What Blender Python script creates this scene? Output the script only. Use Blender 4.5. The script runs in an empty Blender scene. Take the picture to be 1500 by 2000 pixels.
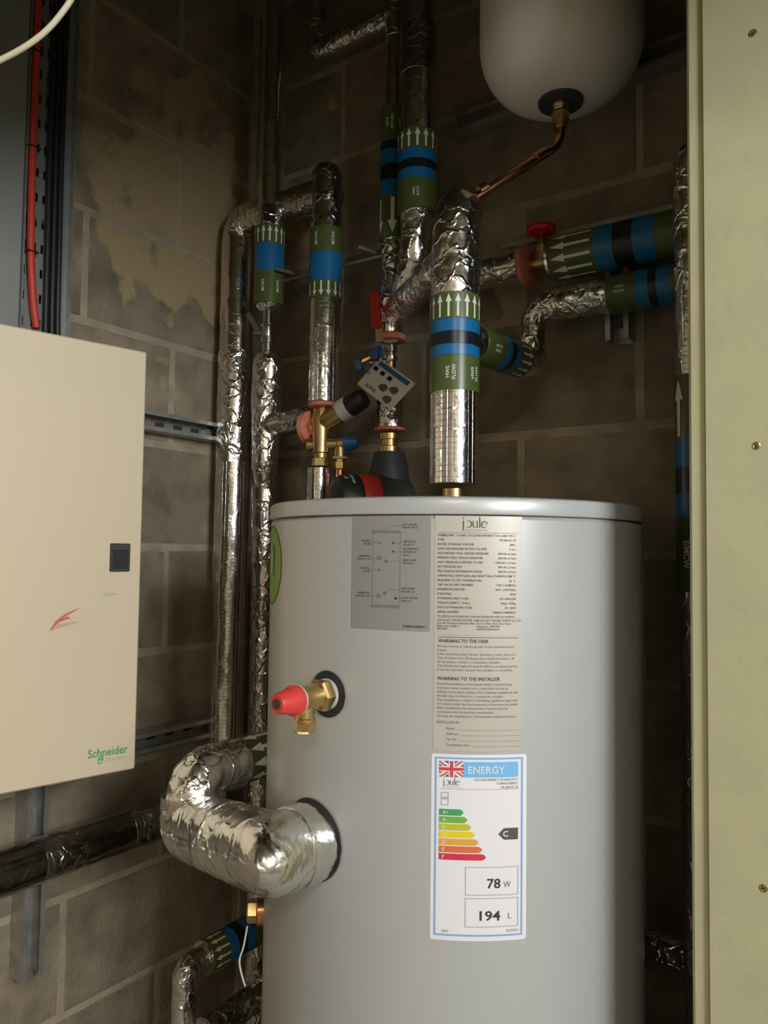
import bpy, bmesh, math, random
from mathutils import Vector as V, Matrix, noise
random.seed(7)
SC = bpy.context.scene
COL = SC.collection

# ------------------------------------------------------------------ camera
F_PX = 1500.0
CAM = V((1.363, -1.353, 1.350))
YAW, PITCH, ROLL = math.radians(35.0), math.radians(2.85), math.radians(0.75)
fw = V((-math.sin(YAW) * math.cos(PITCH), math.cos(YAW) * math.cos(PITCH), math.sin(PITCH)))
r0 = V((math.cos(YAW), math.sin(YAW), 0))
u0 = r0.cross(fw).normalized()
RT = r0 * math.cos(ROLL) + u0 * math.sin(ROLL)
UP = u0 * math.cos(ROLL) - r0 * math.sin(ROLL)
cd = bpy.data.cameras.new('camera')
cd.sensor_fit = 'HORIZONTAL'; cd.sensor_width = 36.0; cd.lens = 36.0 * F_PX / 1500.0
cd.clip_start = 0.02
cam = bpy.data.objects.new('camera', cd); COL.objects.link(cam)
cam.matrix_world = Matrix(((RT.x, UP.x, -fw.x, CAM.x), (RT.y, UP.y, -fw.y, CAM.y), (RT.z, UP.z, -fw.z, CAM.z), (0, 0, 0, 1)))
SC.camera = cam

# ------------------------------------------------------------------ light
SC.view_settings.view_transform = 'Standard'
SC.view_settings.look = 'None'
SC.view_settings.gamma = 1.0
SC.view_settings.use_curve_mapping = False
SC.view_settings.exposure = 0.0
w = bpy.data.worlds.new('world'); SC.world = w; w.use_nodes = True
w.node_tree.nodes['Background'].inputs[0].default_value = (0.5, 0.5, 0.5, 1)
w.node_tree.nodes['Background'].inputs[1].default_value = 0.02

def area(name, loc, target, sx, sy, power, color):
    l = bpy.data.lights.new(name, 'AREA'); l.shape = 'RECTANGLE'; l.size = sx; l.size_y = sy
    l.energy = power; l.color = color
    o = bpy.data.objects.new(name, l); COL.objects.link(o)
    o.location = loc
    o.rotation_euler = (V(target) - V(loc)).to_track_quat('-Z', 'Y').to_euler()
    return o
# LED panel on the ceiling of the room outside the cupboard, and daylight from a window in its side wall
area('ceiling_panel_light', (2.40, -3.05, 2.70), (2.40, -3.05, 0), 0.7, 0.7, 32, (1.0, 0.88, 0.70))
area('window_daylight', (3.17, -1.45, 1.92), (0.5, -0.6, 1.2), 1.0, 0.65, 84, (0.93, 0.98, 1.0))

# ------------------------------------------------------------------ pixel helpers (a pixel gives a direction only)
def ray(px, py):
    return (fw + RT * ((px - 750.0) / F_PX) + UP * ((1000.0 - py) / F_PX))
def onx(px, py, x):
    d = ray(px, py); return CAM + d * ((x - CAM.x) / d.x)
def ony(px, py, y):
    d = ray(px, py); return CAM + d * ((y - CAM.y) / d.y)
def at_z(px, py, xy):                 # height of a pixel row on a vertical line through xy
    d = ray(px, py); t = (V((xy[0], xy[1], 0)) - V((CAM.x, CAM.y, 0))).length / math.hypot(d.x, d.y)
    return CAM.z + d.z * t
def z_row(py, xy):                    # same, finding the column by itself
    px = 750.0
    for _ in range(4):
        z = at_z(px, py, xy); q = V((xy[0], xy[1], z)) - CAM
        px = 750 + F_PX * q.dot(RT) / q.dot(fw)
    return at_z(px, py, xy)

# ------------------------------------------------------------------ materials
def _links(m):
    return m.node_tree.nodes, m.node_tree.links
def mat(name, col, rough=0.5, metal=0.0, var=0.0, vscale=8.0, bump=0.0, bscale=60.0, rnd=0.0, coat=0.0, spec=0.5, detail=6.0):
    m = bpy.data.materials.new(name); m.use_nodes = True
    n, l = _links(m); b = n['Principled BSDF']
    b.inputs['Roughness'].default_value = rough; b.inputs['Metallic'].default_value = metal
    b.inputs['Coat Weight'].default_value = coat; b.inputs['Specular IOR Level'].default_value = spec
    c4 = (col[0], col[1], col[2], 1); b.inputs['Base Color'].default_value = c4
    tc = n.new('ShaderNodeTexCoord')
    last = None
    if var > 0:
        t = n.new('ShaderNodeTexNoise'); t.inputs['Scale'].default_value = vscale; t.inputs['Detail'].default_value = detail
        g = n.new('ShaderNodeNewGeometry'); l.new(g.outputs['Position'], t.inputs['Vector'])
        r = n.new('ShaderNodeMapRange'); r.inputs['From Min'].default_value = 0.3; r.inputs['From Max'].default_value = 0.7
        r.inputs['To Min'].default_value = 1 - var; r.inputs['To Max'].default_value = 1 + var
        l.new(t.outputs['Fac'], r.inputs['Value'])
        mx = n.new('ShaderNodeVectorMath'); mx.operation = 'SCALE'; mx.inputs[0].default_value = col
        l.new(r.outputs['Result'], mx.inputs['Scale']); last = mx.outputs['Vector']
        if rnd > 0:
            oi = n.new('ShaderNodeObjectInfo'); r2 = n.new('ShaderNodeMapRange')
            r2.inputs['To Min'].default_value = 1 - rnd; r2.inputs['To Max'].default_value = 1 + rnd
            l.new(oi.outputs['Random'], r2.inputs['Value'])
            m2 = n.new('ShaderNodeVectorMath'); m2.operation = 'SCALE'
            l.new(last, m2.inputs[0]); l.new(r2.outputs['Result'], m2.inputs['Scale']); last = m2.outputs['Vector']
        l.new(last, b.inputs['Base Color'])
    if bump > 0:
        t = n.new('ShaderNodeTexNoise'); t.inputs['Scale'].default_value = bscale; t.inputs['Detail'].default_value = 5
        g = n.new('ShaderNodeNewGeometry'); l.new(g.outputs['Position'], t.inputs['Vector'])
        bp = n.new('ShaderNodeBump'); bp.inputs['Strength'].default_value = bump; bp.inputs['Distance'].default_value = 0.004
        l.new(t.outputs['Fac'], bp.inputs['Height']); l.new(bp.outputs['Normal'], b.inputs['Normal'])
    return m

def foil(name, rough=0.16, crease=0.5, cscale=45.0, grid=0.0, col=(0.80, 0.78, 0.74)):
    m = bpy.data.materials.new(name); m.use_nodes = True
    n, l = _links(m); b = n['Principled BSDF']
    b.inputs['Metallic'].default_value = 1.0; b.inputs['Roughness'].default_value = rough
    b.inputs['Base Color'].default_value = (*col, 1)
    g = n.new('ShaderNodeNewGeometry')
    # crinkles: distance to the edge of warped cells
    wv = n.new('ShaderNodeTexNoise'); wv.inputs['Scale'].default_value = 22; wv.inputs['Detail'].default_value = 3
    l.new(g.outputs['Position'], wv.inputs['Vector'])
    ad = n.new('ShaderNodeMixRGB'); ad.blend_type = 'ADD'; ad.inputs['Fac'].default_value = 0.06
    l.new(g.outputs['Position'], ad.inputs[1]); l.new(wv.outputs['Color'], ad.inputs[2])
    # long sharp creases on the borders of the cells
    vo = n.new('ShaderNodeTexVoronoi'); vo.feature = 'DISTANCE_TO_EDGE'; vo.inputs['Scale'].default_value = cscale
    l.new(ad.outputs['Color'], vo.inputs['Vector'])
    mr = n.new('ShaderNodeMapRange'); mr.inputs['From Max'].default_value = 0.10; mr.inputs['To Min'].default_value = 1; mr.inputs['To Max'].default_value = 0
    l.new(vo.outputs['Distance'], mr.inputs['Value'])
    b1 = n.new('ShaderNodeBump'); b1.inputs['Strength'].default_value = min(1, crease * 1.2); b1.inputs['Distance'].default_value = 0.0018
    l.new(mr.outputs['Result'], b1.inputs['Height'])
    ns = n.new('ShaderNodeTexNoise'); ns.inputs['Scale'].default_value = 38; ns.inputs['Detail'].default_value = 3; ns.inputs['Distortion'].default_value = 0.8
    l.new(g.outputs['Position'], ns.inputs['Vector'])
    b2 = n.new('ShaderNodeBump'); b2.inputs['Strength'].default_value = crease * 0.5; b2.inputs['Distance'].default_value = 0.005
    l.new(ns.outputs['Fac'], b2.inputs['Height']); l.new(b1.outputs['Normal'], b2.inputs['Normal'])
    # flat facets: every cell leans its own way
    vf = n.new('ShaderNodeTexVoronoi'); vf.feature = 'F1'; vf.inputs['Scale'].default_value = cscale
    l.new(ad.outputs['Color'], vf.inputs['Vector'])
    sb = n.new('ShaderNodeVectorMath'); sb.operation = 'SUBTRACT'; sb.inputs[1].default_value = (0.5, 0.5, 0.5); l.new(vf.outputs['Color'], sb.inputs[0])
    sc = n.new('ShaderNodeVectorMath'); sc.operation = 'SCALE'; sc.inputs['Scale'].default_value = crease * 0.34; l.new(sb.outputs[0], sc.inputs[0])
    av = n.new('ShaderNodeVectorMath'); av.operation = 'ADD'; l.new(sc.outputs[0], av.inputs[0]); l.new(b2.outputs['Normal'], av.inputs[1])
    b2 = n.new('ShaderNodeVectorMath'); b2.operation = 'NORMALIZE'; l.new(av.outputs[0], b2.inputs[0])
    last = b2
    if grid > 0:
        uv = n.new('ShaderNodeUVMap')
        br = n.new('ShaderNodeTexBrick'); br.offset = 0.0; br.inputs['Scale'].default_value = 1.0
        br.inputs['Brick Width'].default_value = 0.0085; br.inputs['Row Height'].default_value = 0.0085
        br.inputs['Mortar Size'].default_value = 0.0007; br.inputs['Mortar Smooth'].default_value = 0.6
        l.new(uv.outputs['UV'], br.inputs['Vector'])
        b3 = n.new('ShaderNodeBump'); b3.inputs['Strength'].default_value = grid; b3.inputs['Distance'].default_value = 0.0012
        l.new(br.outputs['Fac'], b3.inputs['Height']); l.new(last.outputs[0], b3.inputs['Normal']); last = b3
    l.new(last.outputs[0], b.inputs['Normal'])
    return m

def block_mat():
    m = mat('concrete_block', (0.27, 0.218, 0.152), 0.93, var=0.30, vscale=14, bump=0.75, bscale=130, rnd=0.12)
    n, l = _links(m); b = n['Principled BSDF']; base = b.inputs['Base Color'].links[0].from_socket
    g = n.new('ShaderNodeNewGeometry')
    # pale mortar smeared over the blocks high on the left wall, where the trowel left it
    vm = n.new('ShaderNodeVectorMath'); vm.operation = 'DISTANCE'; vm.inputs[1].default_value = (0.0, -0.22, 2.13)
    l.new(g.outputs['Position'], vm.inputs[0])
    ns = n.new('ShaderNodeTexNoise'); ns.inputs['Scale'].default_value = 9; ns.inputs['Detail'].default_value = 5
    l.new(g.outputs['Position'], ns.inputs['Vector'])
    ma = n.new('ShaderNodeMath'); ma.operation = 'MULTIPLY_ADD'; ma.inputs[1].default_value = 0.9; ma.inputs[2].default_value = -0.22
    l.new(ns.outputs['Fac'], ma.inputs[0])
    su = n.new('ShaderNodeMath'); su.operation = 'SUBTRACT'; l.new(ma.outputs[0], su.inputs[0]); l.new(vm.outputs['Value'], su.inputs[1])
    mr = n.new('ShaderNodeMapRange'); mr.inputs['From Min'].default_value = -0.03; mr.inputs['From Max'].default_value = 0.02
    l.new(su.outputs[0], mr.inputs['Value'])
    # pale aggregate flecks
    n2 = n.new('ShaderNodeTexVoronoi'); n2.inputs['Scale'].default_value = 55; l.new(g.outputs['Position'], n2.inputs['Vector'])
    m2 = n.new('ShaderNodeMapRange'); m2.inputs['From Min'].default_value = 0.16; m2.inputs['From Max'].default_value = 0.10
    m2.inputs['To Max'].default_value = 0.35
    l.new(n2.outputs['Distance'], m2.inputs['Value'])
    mxf = n.new('ShaderNodeMixRGB'); mxf.inputs[2].default_value = (0.36, 0.31, 0.25, 1)
    l.new(m2.outputs['Result'], mxf.inputs[0]); l.new(base, mxf.inputs[1])
    mx = n.new('ShaderNodeMixRGB'); mx.inputs[2].default_value = (0.43, 0.325, 0.185, 1)
    l.new(mr.outputs['Result'], mx.inputs[0]); l.new(mxf.outputs[0], mx.inputs[1]); l.new(mx.outputs[0], b.inputs['Base Color'])
    return m

M = {}
M['block'] = block_mat()
M['mortar'] = mat('mortar', (0.40, 0.33, 0.24), 0.95, var=0.18, vscale=20, bump=0.6, bscale=160)
M['plaster'] = mat('painted_plaster', (0.55, 0.52, 0.46), 0.85, var=0.04, bump=0.1)
M['screed'] = mat('floor_screed', (0.30, 0.27, 0.23), 0.85, var=0.2, vscale=6, bump=0.3)
M['soffit'] = mat('concrete_soffit', (0.09, 0.075, 0.06), 0.95, var=0.2, bump=0.3)
M['mdf'] = mat('moisture_resistant_board', (0.50, 0.475, 0.29), 0.72, var=0.05, vscale=18, bump=0.12, bscale=90)
M['tank'] = mat('grey_tank_paint', (0.51, 0.52, 0.52), 0.34, metal=0.15, var=0.015, vscale=3, bump=0.0, coat=0.1)
M['cabinet'] = mat('cream_powder_coat', (0.74, 0.62, 0.45), 0.42, var=0.02, vscale=2)
M['galv'] = mat('galvanised_steel', (0.44, 0.44, 0.41), 0.45, metal=0.7, var=0.22, vscale=30, bump=0.08)
M['traygrey'] = mat('grey_tray_steel', (0.30, 0.32, 0.31), 0.5, metal=0.5, var=0.1, vscale=20)
M['trunk'] = mat('pale_grey_trunking', (0.27, 0.285, 0.27), 0.5, var=0.04, vscale=6)
M['black'] = mat('black_plastic', (0.018, 0.019, 0.021), 0.45)
M['charcoal'] = mat('charcoal_plastic', (0.045, 0.048, 0.05), 0.5)
M['rubber'] = mat('dark_rubber', (0.022, 0.023, 0.026), 0.7)
M['red'] = mat('red_plastic', (0.72, 0.055, 0.045), 0.42)
M['redcable'] = mat('red_cable_sheath', (0.60, 0.055, 0.035), 0.5)
M['redlever'] = mat('red_lever_coating', (0.62, 0.02, 0.02), 0.4)
M['blue'] = mat('blue_plastic', (0.03, 0.13, 0.42), 0.4)
M['cream'] = mat('cream_cable_sheath', (0.62, 0.56, 0.42), 0.5)
M['white'] = mat('white_print', (0.80, 0.80, 0.76), 0.55)
M['whitepl'] = mat('white_plastic', (0.60, 0.58, 0.54), 0.45)
M['vessel'] = mat('white_vessel_paint', (0.80, 0.78, 0.73), 0.32, var=0.02)
M['brass'] = mat('brass', (0.68, 0.49, 0.22), 0.33, metal=1.0, var=0.12, vscale=40, bump=0.08)
M['copper'] = mat('copper', (0.72, 0.33, 0.17), 0.24, metal=1.0, var=0.2, vscale=40)
M['chrome'] = mat('nickel_plate', (0.62, 0.58, 0.52), 0.2, metal=1.0)
M['phenolic'] = mat('pink_foam_insulation', (0.62, 0.22, 0.14), 0.9, var=0.15, vscale=60, bump=0.5, bscale=200)
M['foil'] = foil('aluminium_foil_tape', 0.20, 0.55, 30)
M['foil_large'] = foil('broad_creased_foil', 0.20, 0.42, 15)
M['foil_smooth'] = foil('smooth_foil_lagging', 0.15, 0.12, 25)
M['foil_grid'] = foil('reinforced_foil_lagging', 0.16, 0.10, 25, grid=0.5)
M['foil_dull'] = foil('dull_foil_tape', 0.42, 0.5, 30)
M['film_dark'] = foil('dark_shiny_film', 0.18, 0.16, 11, col=(0.36, 0.34, 0.31))
M['film'] = foil('dull_foil_film', 0.22, 0.45, 30, col=(0.55, 0.52, 0.48))
M['tgreen'] = mat('green_marker_tape', (0.085, 0.115, 0.03), 0.32)
M['tblue'] = mat('blue_marker_tape', (0.012, 0.150, 0.37), 0.30)
M['tblack'] = mat('black_marker_tape', (0.010, 0.013, 0.018), 0.30)
M['lgreen'] = mat('lime_sticker', (0.23, 0.36, 0.06), 0.45)
M['dgreen'] = mat('dark_green_print', (0.09, 0.17, 0.02), 0.5)
M['lab_silver'] = mat('silver_label', (0.36, 0.355, 0.34), 0.34, metal=0.25)
M['lab_cream'] = mat('cream_label', (0.56, 0.52, 0.46), 0.36, metal=0.1)
M['lab_white'] = mat('white_label', (0.84, 0.83, 0.86), 0.35)
M['ink'] = mat('dark_ink', (0.045, 0.042, 0.045), 0.6)
M['ink2'] = mat('grey_ink', (0.20, 0.19, 0.185), 0.6)
M['lightink'] = mat('pale_ink', (0.42, 0.42, 0.52), 0.6)
M['eblue'] = mat('label_blue', (0.20, 0.52, 0.90), 0.4)
M['frame_blue'] = mat('label_frame_blue', (0.24, 0.44, 0.80), 0.4)
M['navy'] = mat('flag_navy', (0.07, 0.09, 0.32), 0.5)
M['flagred'] = mat('flag_red', (0.70, 0.06, 0.09), 0.5)
M['brandgreen'] = mat('logo_green', (0.05, 0.38, 0.11), 0.5)
M['palegreen'] = mat('faded_logo_green', (0.45, 0.52, 0.37), 0.5)
M['crayon'] = mat('red_crayon', (0.66, 0.18, 0.10), 0.7)
M['crayonpale'] = mat('pale_red_crayon', (0.68, 0.40, 0.29), 0.7)
M['smudge'] = mat('grey_smudge', (0.56, 0.52, 0.44), 0.6)
RATE = [(0.07, 0.36, 0.13), (0.18, 0.47, 0.07), (0.56, 0.55, 0.03), (0.84, 0.64, 0.03), (0.80, 0.40, 0.06), (0.76, 0.17, 0.06), (0.66, 0.04, 0.09)]
for i, c in enumerate(RATE): M['rate%d' % i] = mat('rating_colour', c, 0.45)

# ------------------------------------------------------------------ object helpers
def off_of(p):
    o = V((0, 0, 0))
    while p is not None:
        o += p.location; p = p.parent
    return o
def link(name, verts, faces, m, parent=None, smooth=True, uvs=None):
    me = bpy.data.meshes.new(name)
    o = off_of(parent)
    me.from_pydata([tuple(V(v) - o) for v in verts], [], faces)
    if uvs is not None:
        ul = me.uv_layers.new(name='UVMap')
        for p in me.polygons:
            for li, vi in zip(p.loop_indices, p.vertices): ul.data[li].uv = uvs[vi]
    me.materials.append(M[m] if isinstance(m, str) else m)
    if smooth:
        for p in me.polygons: p.use_smooth = True
    me.update()
    ob = bpy.data.objects.new(name, me); COL.objects.link(ob)
    if parent is not None: ob.parent = parent
    return ob
def tag(o, label=None, cat=None, group=None, kind=None):
    if label: o['label'] = label
    if cat: o['category'] = cat
    if group: o['group'] = group
    if kind: o['kind'] = kind
    return o
def thing(name, loc, label, cat, group=None):
    o = bpy.data.objects.new(name, None); COL.objects.link(o); o.location = loc
    o.empty_display_size = 0.05
    return tag(o, label, cat, group)

class MB:
    def __init__(s): s.v = []; s.f = []
    def add(s, v, f):
        n = len(s.v); s.v += [V(a) for a in v]; s.f += [tuple(i + n for i in q) for q in f]; return s
    def build(s, name, m, parent=None, smooth=False, uvs=None): return link(name, s.v, s.f, m, parent, smooth, uvs)

def box_vf(lo, hi, bev=0.0):
    bm = bmesh.new(); bmesh.ops.create_cube(bm, size=1)
    c = (V(lo) + V(hi)) / 2; d = V(hi) - V(lo)
    for v in bm.verts: v.co = V((v.co.x * d.x, v.co.y * d.y, v.co.z * d.z)) + c
    if bev > 0: bmesh.ops.bevel(bm, geom=bm.edges[:], offset=bev, segments=1, affect='EDGES', profile=0.5)
    bm.normal_update(); bm.verts.index_update()
    r = [v.co.copy() for v in bm.verts], [[v.index for v in f.verts] for f in bm.faces]
    bm.free(); return r
def box(name, lo, hi, m, parent=None, bev=0.0):
    v, f = box_vf(lo, hi, bev); return link(name, v, f, m, parent, False)
def obox(name, c, ex, ey, ez, m, parent=None, bev=0.0):          # box with half-axes as vectors
    v, f = box_vf((-1, -1, -1), (1, 1, 1), 0)
    if bev > 0:
        lx, ly, lz = ex.length, ey.length, ez.length
        v, f = box_vf((-lx, -ly, -lz), (lx, ly, lz), bev)
        v = [V((p.x / lx, p.y / ly, p.z / lz)) for p in v]
    v = [V(c) + ex * p.x + ey * p.y + ez * p.z for p in v]
    return link(name, v, f, m, parent, False)

def frame_for(a):
    a = V(a).normalized()
    h = V((0, 0, 1)) if abs(a.z) < 0.9 else V((1, 0, 0))
    x = h.cross(a).normalized(); y = a.cross(x).normalized()
    return a, x, y
def lathe_vf(o, axis, prof, seg=40, hexa=False):                 # prof: (distance along axis, radius)
    a, x, y = frame_for(axis); o = V(o); v = []; f = []
    n = 6 if hexa else seg
    for (s, r) in prof:
        for k in range(n):
            t = 2 * math.pi * k / n
            v.append(o + a * s + (x * math.cos(t) + y * math.sin(t)) * r)
    for i in range(len(prof) - 1):
        for k in range(n):
            k2 = (k + 1) % n
            f.append((i * n + k, i * n + k2, (i + 1) * n + k2, (i + 1) * n + k))
    f.append(tuple(reversed(range(n)))); f.append(tuple((len(prof) - 1) * n + k for k in range(n)))
    return v, f
def sharp(o, ang=35):
    me = o.data
    me.set_sharp_from_angle(angle=math.radians(ang))
def lathe(name, o, axis, prof, m, parent=None, seg=40, hexa=False):
    v, f = lathe_vf(o, axis, prof, seg, hexa)
    ob = link(name, v, f, m, parent, not hexa)
    if not hexa: sharp(ob)
    return ob

def path_of(pts, bend, step):
    pts = [V(p) for p in pts]; out = [pts[0]]
    for i in range(1, len(pts) - 1):
        a = (pts[i - 1] - pts[i]); b = (pts[i + 1] - pts[i])
        bd = min(bend, a.length * 0.49, b.length * 0.49)
        p0 = pts[i] + a.normalized() * bd; p1 = pts[i] + b.normalized() * bd
        for k in range(13):
            t = k / 12
            # rounder than a parabola: conic with weight of a circular arc
            wgt = math.cos(0.5 * (math.pi - a.angle(b)))
            den = (1 - t) ** 2 + 2 * wgt * t * (1 - t) + t * t
            out.append((p0 * (1 - t) ** 2 + pts[i] * (2 * wgt * t * (1 - t)) + p1 * t * t) / den)
    out.append(pts[-1])
    # even resampling
    L = [0.0]
    for i in range(1, len(out)): L.append(L[-1] + (out[i] - out[i - 1]).length)
    n = max(2, int(L[-1] / step) + 1); res = []; j = 0
    for k in range(n + 1):
        s = L[-1] * k / n
        while j < len(L) - 2 and L[j + 1] < s: j += 1
        seg = L[j + 1] - L[j]; t = 0 if seg < 1e-9 else (s - L[j]) / seg
        res.append(out[j].lerp(out[j + 1], min(1, t)))
    return res, L[-1]
def crk(p, fr):
    d = noise.voronoi(V((p.x * fr, p.y * fr, p.z * fr * 0.75)))[0]
    e = min(d[1] - d[0], 0.45) / 0.45
    return (e - 0.6) + 0.35 * noise.noise(p * fr * 1.7)
def tube_vf(pts, r, bend=0.05, step=0.006, seg=36, crinkle=0.0, freq=30.0, dome0=False, dome1=False, seed=0.0):
    P, L = path_of(pts, bend, step)
    rf = r if callable(r) else (lambda s: r)
    T = [(P[min(i + 1, len(P) - 1)] - P[max(i - 1, 0)]).normalized() for i in range(len(P))]
    a, x, y = frame_for(T[0]); v = []; f = []; uv = []
    s = 0.0
    for i, p in enumerate(P):
        if i:
            s += (P[i] - P[i - 1]).length
            q = T[i - 1].rotation_difference(T[i]); x = q @ x
            x = (x - T[i] * x.dot(T[i])).normalized()
        y = T[i].cross(x)
        rr = rf(s)
        if dome1 and s > L - rr: rr *= math.sqrt(max(0.0004, 1 - ((s - (L - rr)) / rr) ** 2))
        if dome0 and s < rr: rr *= math.sqrt(max(0.0004, 1 - ((rr - s) / rr) ** 2))
        for k in range(seg):
            t = 2 * math.pi * k / seg; d = x * math.cos(t) + y * math.sin(t)
            q = p + d * rr
            if crinkle > 0: q = q + d * crinkle * crk(q + V((seed, seed * 0.7, 0)), freq)
            v.append(q); uv.append((t * rf(s), s))
    for i in range(len(P) - 1):
        for k in range(seg):
            k2 = (k + 1) % seg
            f.append((i * seg + k, i * seg + k2, (i + 1) * seg + k2, (i + 1) * seg + k))
    f.append(tuple(reversed(range(seg)))); f.append(tuple((len(P) - 1) * seg + k for k in range(seg)))
    return v, f, uv
def mitre_tube(name, p0, p1, p2, r, m, parent, seg=84, step=0.0035, crinkle=0.0, freq=20):
    # two straight lengths meeting in a cut mitre
    p0, p1, p2 = V(p0), V(p1), V(p2); ta = (p1 - p0).normalized(); tb = (p2 - p1).normalized(); mm = (ta + tb).normalized()
    gap = r * math.tan(ta.angle(tb) / 2) + 0.002; v = []; f = []; rings = []
    na = max(2, int(((p1 - p0).length - gap) / step)); nb = max(2, int(((p2 - p1).length - gap) / step))
    for k in range(na + 1): rings.append((p0 + ta * (((p1 - p0).length - gap) * k / na), 0))
    for k in range(1, 7): rings.append((p1, k / 7.0))
    for k in range(nb + 1): rings.append((p1 + tb * (gap + ((p2 - p1).length - gap) * k / nb), 2))
    _, x, y = frame_for(ta); q = ta.rotation_difference(tb); x2 = q @ x; y2 = q @ y
    for (c, kd) in rings:
        for k in range(seg):
            t = 2 * math.pi * k / seg
            d1 = x * math.cos(t) + y * math.sin(t); d2 = x2 * math.cos(t) + y2 * math.sin(t)
            if kd == 0: w = c + d1 * r; d = d1
            elif kd == 2: w = c + d2 * r; d = d2
            else:
                mid = p1 + d1 * r; mid = mid - ta * ((mid - p1).dot(mm) / ta.dot(mm)); d = (d1 + d2).normalized()
                s0 = p1 - ta * gap + d1 * r; s1 = p1 + tb * gap + d2 * r
                e = 0.93
                w = s0.lerp(mid, kd * 2) if kd < 0.5 else mid.lerp(s1, kd * 2 - 1)
            if crinkle > 0: w = w + d * crinkle * crk(w, freq)
            v.append(w)
    for i in range(len(rings) - 1):
        for k in range(seg):
            k2 = (k + 1) % seg; f.append((i * seg + k, i * seg + k2, (i + 1) * seg + k2, (i + 1) * seg + k))
    f.append(tuple(reversed(range(seg)))); f.append(tuple((len(rings) - 1) * seg + k for k in range(seg)))
    ob = link(name, v, f, m, parent, True); sharp(ob, 60); return ob
def tube(name, pts, r, m, parent=None, **kw):
    v, f, uv = tube_vf(pts, r, **kw)
    ob = link(name, v, f, m, parent, True, uv); sharp(ob, 60); return ob

# ------------------------------------------------------------------ flat print wrapped on cylinders and planes
class Cyl:      # u along the circumference (to the viewer's right), v along the axis
    def __init__(s, o, axis, n, r):
        s.o = V(o); s.a = V(axis).normalized(); n = V(n); s.n = (n - s.a * n.dot(s.a)).normalized(); s.r = r
        s.t = s.a.cross(s.n)
    def p(s, u, v, h=0.0):
        th = u / s.r
        return s.o + s.a * v + (s.n * math.cos(th) + s.t * math.sin(th)) * (s.r + h)
class Pln:
    def __init__(s, o, e1, e2):
        s.o = V(o); s.e1 = V(e1).normalized(); s.e2 = V(e2).normalized(); s.n = s.e1.cross(s.e2)
    def p(s, u, v, h=0.0): return s.o + s.e1 * u + s.e2 * v + s.n * h
def put(name, S, v2, f, m, parent, h=0.0008):
    return link(name, [S.p(u, v, h) for (u, v) in v2], f, m, parent, False)
def strip2(u0, u1, lo, hi, n=8):
    v = []; f = []
    for i in range(n + 1):
        u = u0 + (u1 - u0) * i / n
        v.append((u, lo(u) if callable(lo) else lo)); v.append((u, hi(u) if callable(hi) else hi))
    for i in range(n): f.append((2 * i, 2 * i + 2, 2 * i + 3, 2 * i + 1))
    return v, f
def rrect(u0, u1, v0, v1, rad=0.002, n=14):
    def c(u):
        e = min(u - u0, u1 - u)
        return 0.0 if e >= rad else rad - math.sqrt(max(0, rad * rad - (rad - e) ** 2))
    us = sorted(set([u0 + (u1 - u0) * i / n for i in range(n + 1)] + [u0 + rad * k / 4 for k in range(5)] + [u1 - rad * k / 4 for k in range(5)]))
    v = []; f = []
    for u in us: v += [(u, v0 + c(u)), (u, v1 - c(u))]
    for i in range(len(us) - 1): f.append((2 * i, 2 * i + 2, 2 * i + 3, 2 * i + 1))
    return v, f
def frame2(u0, u1, v0, v1, w, n=14):
    v = []; f = []
    for (a, b, c, d) in ((u0, u1, v0, v0 + w), (u0, u1, v1 - w, v1), (u0, u0 + w, v0 + w, v1 - w), (u1 - w, u1, v0 + w, v1 - w)):
        q, g = strip2(a, b, c, d, n); k = len(v); v += q; f += [tuple(i + k for i in t) for t in g]
    return v, f
_TC = {}
def text2(s, size, align='LEFT', bold=0.0):
    key = (s, bold)
    if key not in _TC:
        cu = bpy.data.curves.new('t', 'FONT'); cu.body = s; cu.size = 1.0; cu.resolution_u = 2; cu.offset = bold
        ob = bpy.data.objects.new('t', cu); me = ob.to_mesh()
        _TC[key] = ([(v.co.x, v.co.y) for v in me.vertices], [tuple(p.vertices) for p in me.polygons])
        ob.to_mesh_clear(); bpy.data.objects.remove(ob); bpy.data.curves.remove(cu)
    v, f = _TC[key]
    x0 = min(a for a, b in v); x1 = max(a for a, b in v)
    sh = {'LEFT': -x0, 'RIGHT': -x1, 'CENTER': -(x0 + x1) / 2}[align]
    return [((a + sh) * size, b * size) for a, b in v], f
def xf(v2, du=0, dv=0, rot=0, sx=1.0):
    c, s = math.cos(rot), math.sin(rot)
    return [(a * sx * c - b * s + du, a * sx * s + b * c + dv) for a, b in v2]
def stroke2(pts, w):
    v = []; f = []
    for i, p in enumerate(pts):
        a = pts[max(0, i - 1)]; b = pts[min(len(pts) - 1, i + 1)]
        dx, dy = b[0] - a[0], b[1] - a[1]; d = math.hypot(dx, dy) or 1
        ww = w[i] if isinstance(w, (list, tuple)) else w
        v += [(p[0] - dy / d * ww / 2, p[1] + dx / d * ww / 2), (p[0] + dy / d * ww / 2, p[1] - dx / d * ww / 2)]
    for i in range(len(pts) - 1): f.append((2 * i, 2 * i + 1, 2 * i + 3, 2 * i + 2))
    return v, f
def merge2(parts):
    v = []; f = []
    for a, b in parts:
        k = len(v); v += a; f += [tuple(i + k for i in t) for t in b]
    return v, f
def arrow2(w, l, head=0.36, shaft=0.36):       # points to +v, base at v=0
    hl = l * head
    s = strip2(-w * shaft / 2, w * shaft / 2, 0, l - hl * 0.98, 4)
    h = strip2(-w / 2, w / 2, l - hl, lambda u: l - hl + max(0.0002, hl * (1 - abs(u) / (w / 2))), 10)
    return merge2([s, h])

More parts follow.
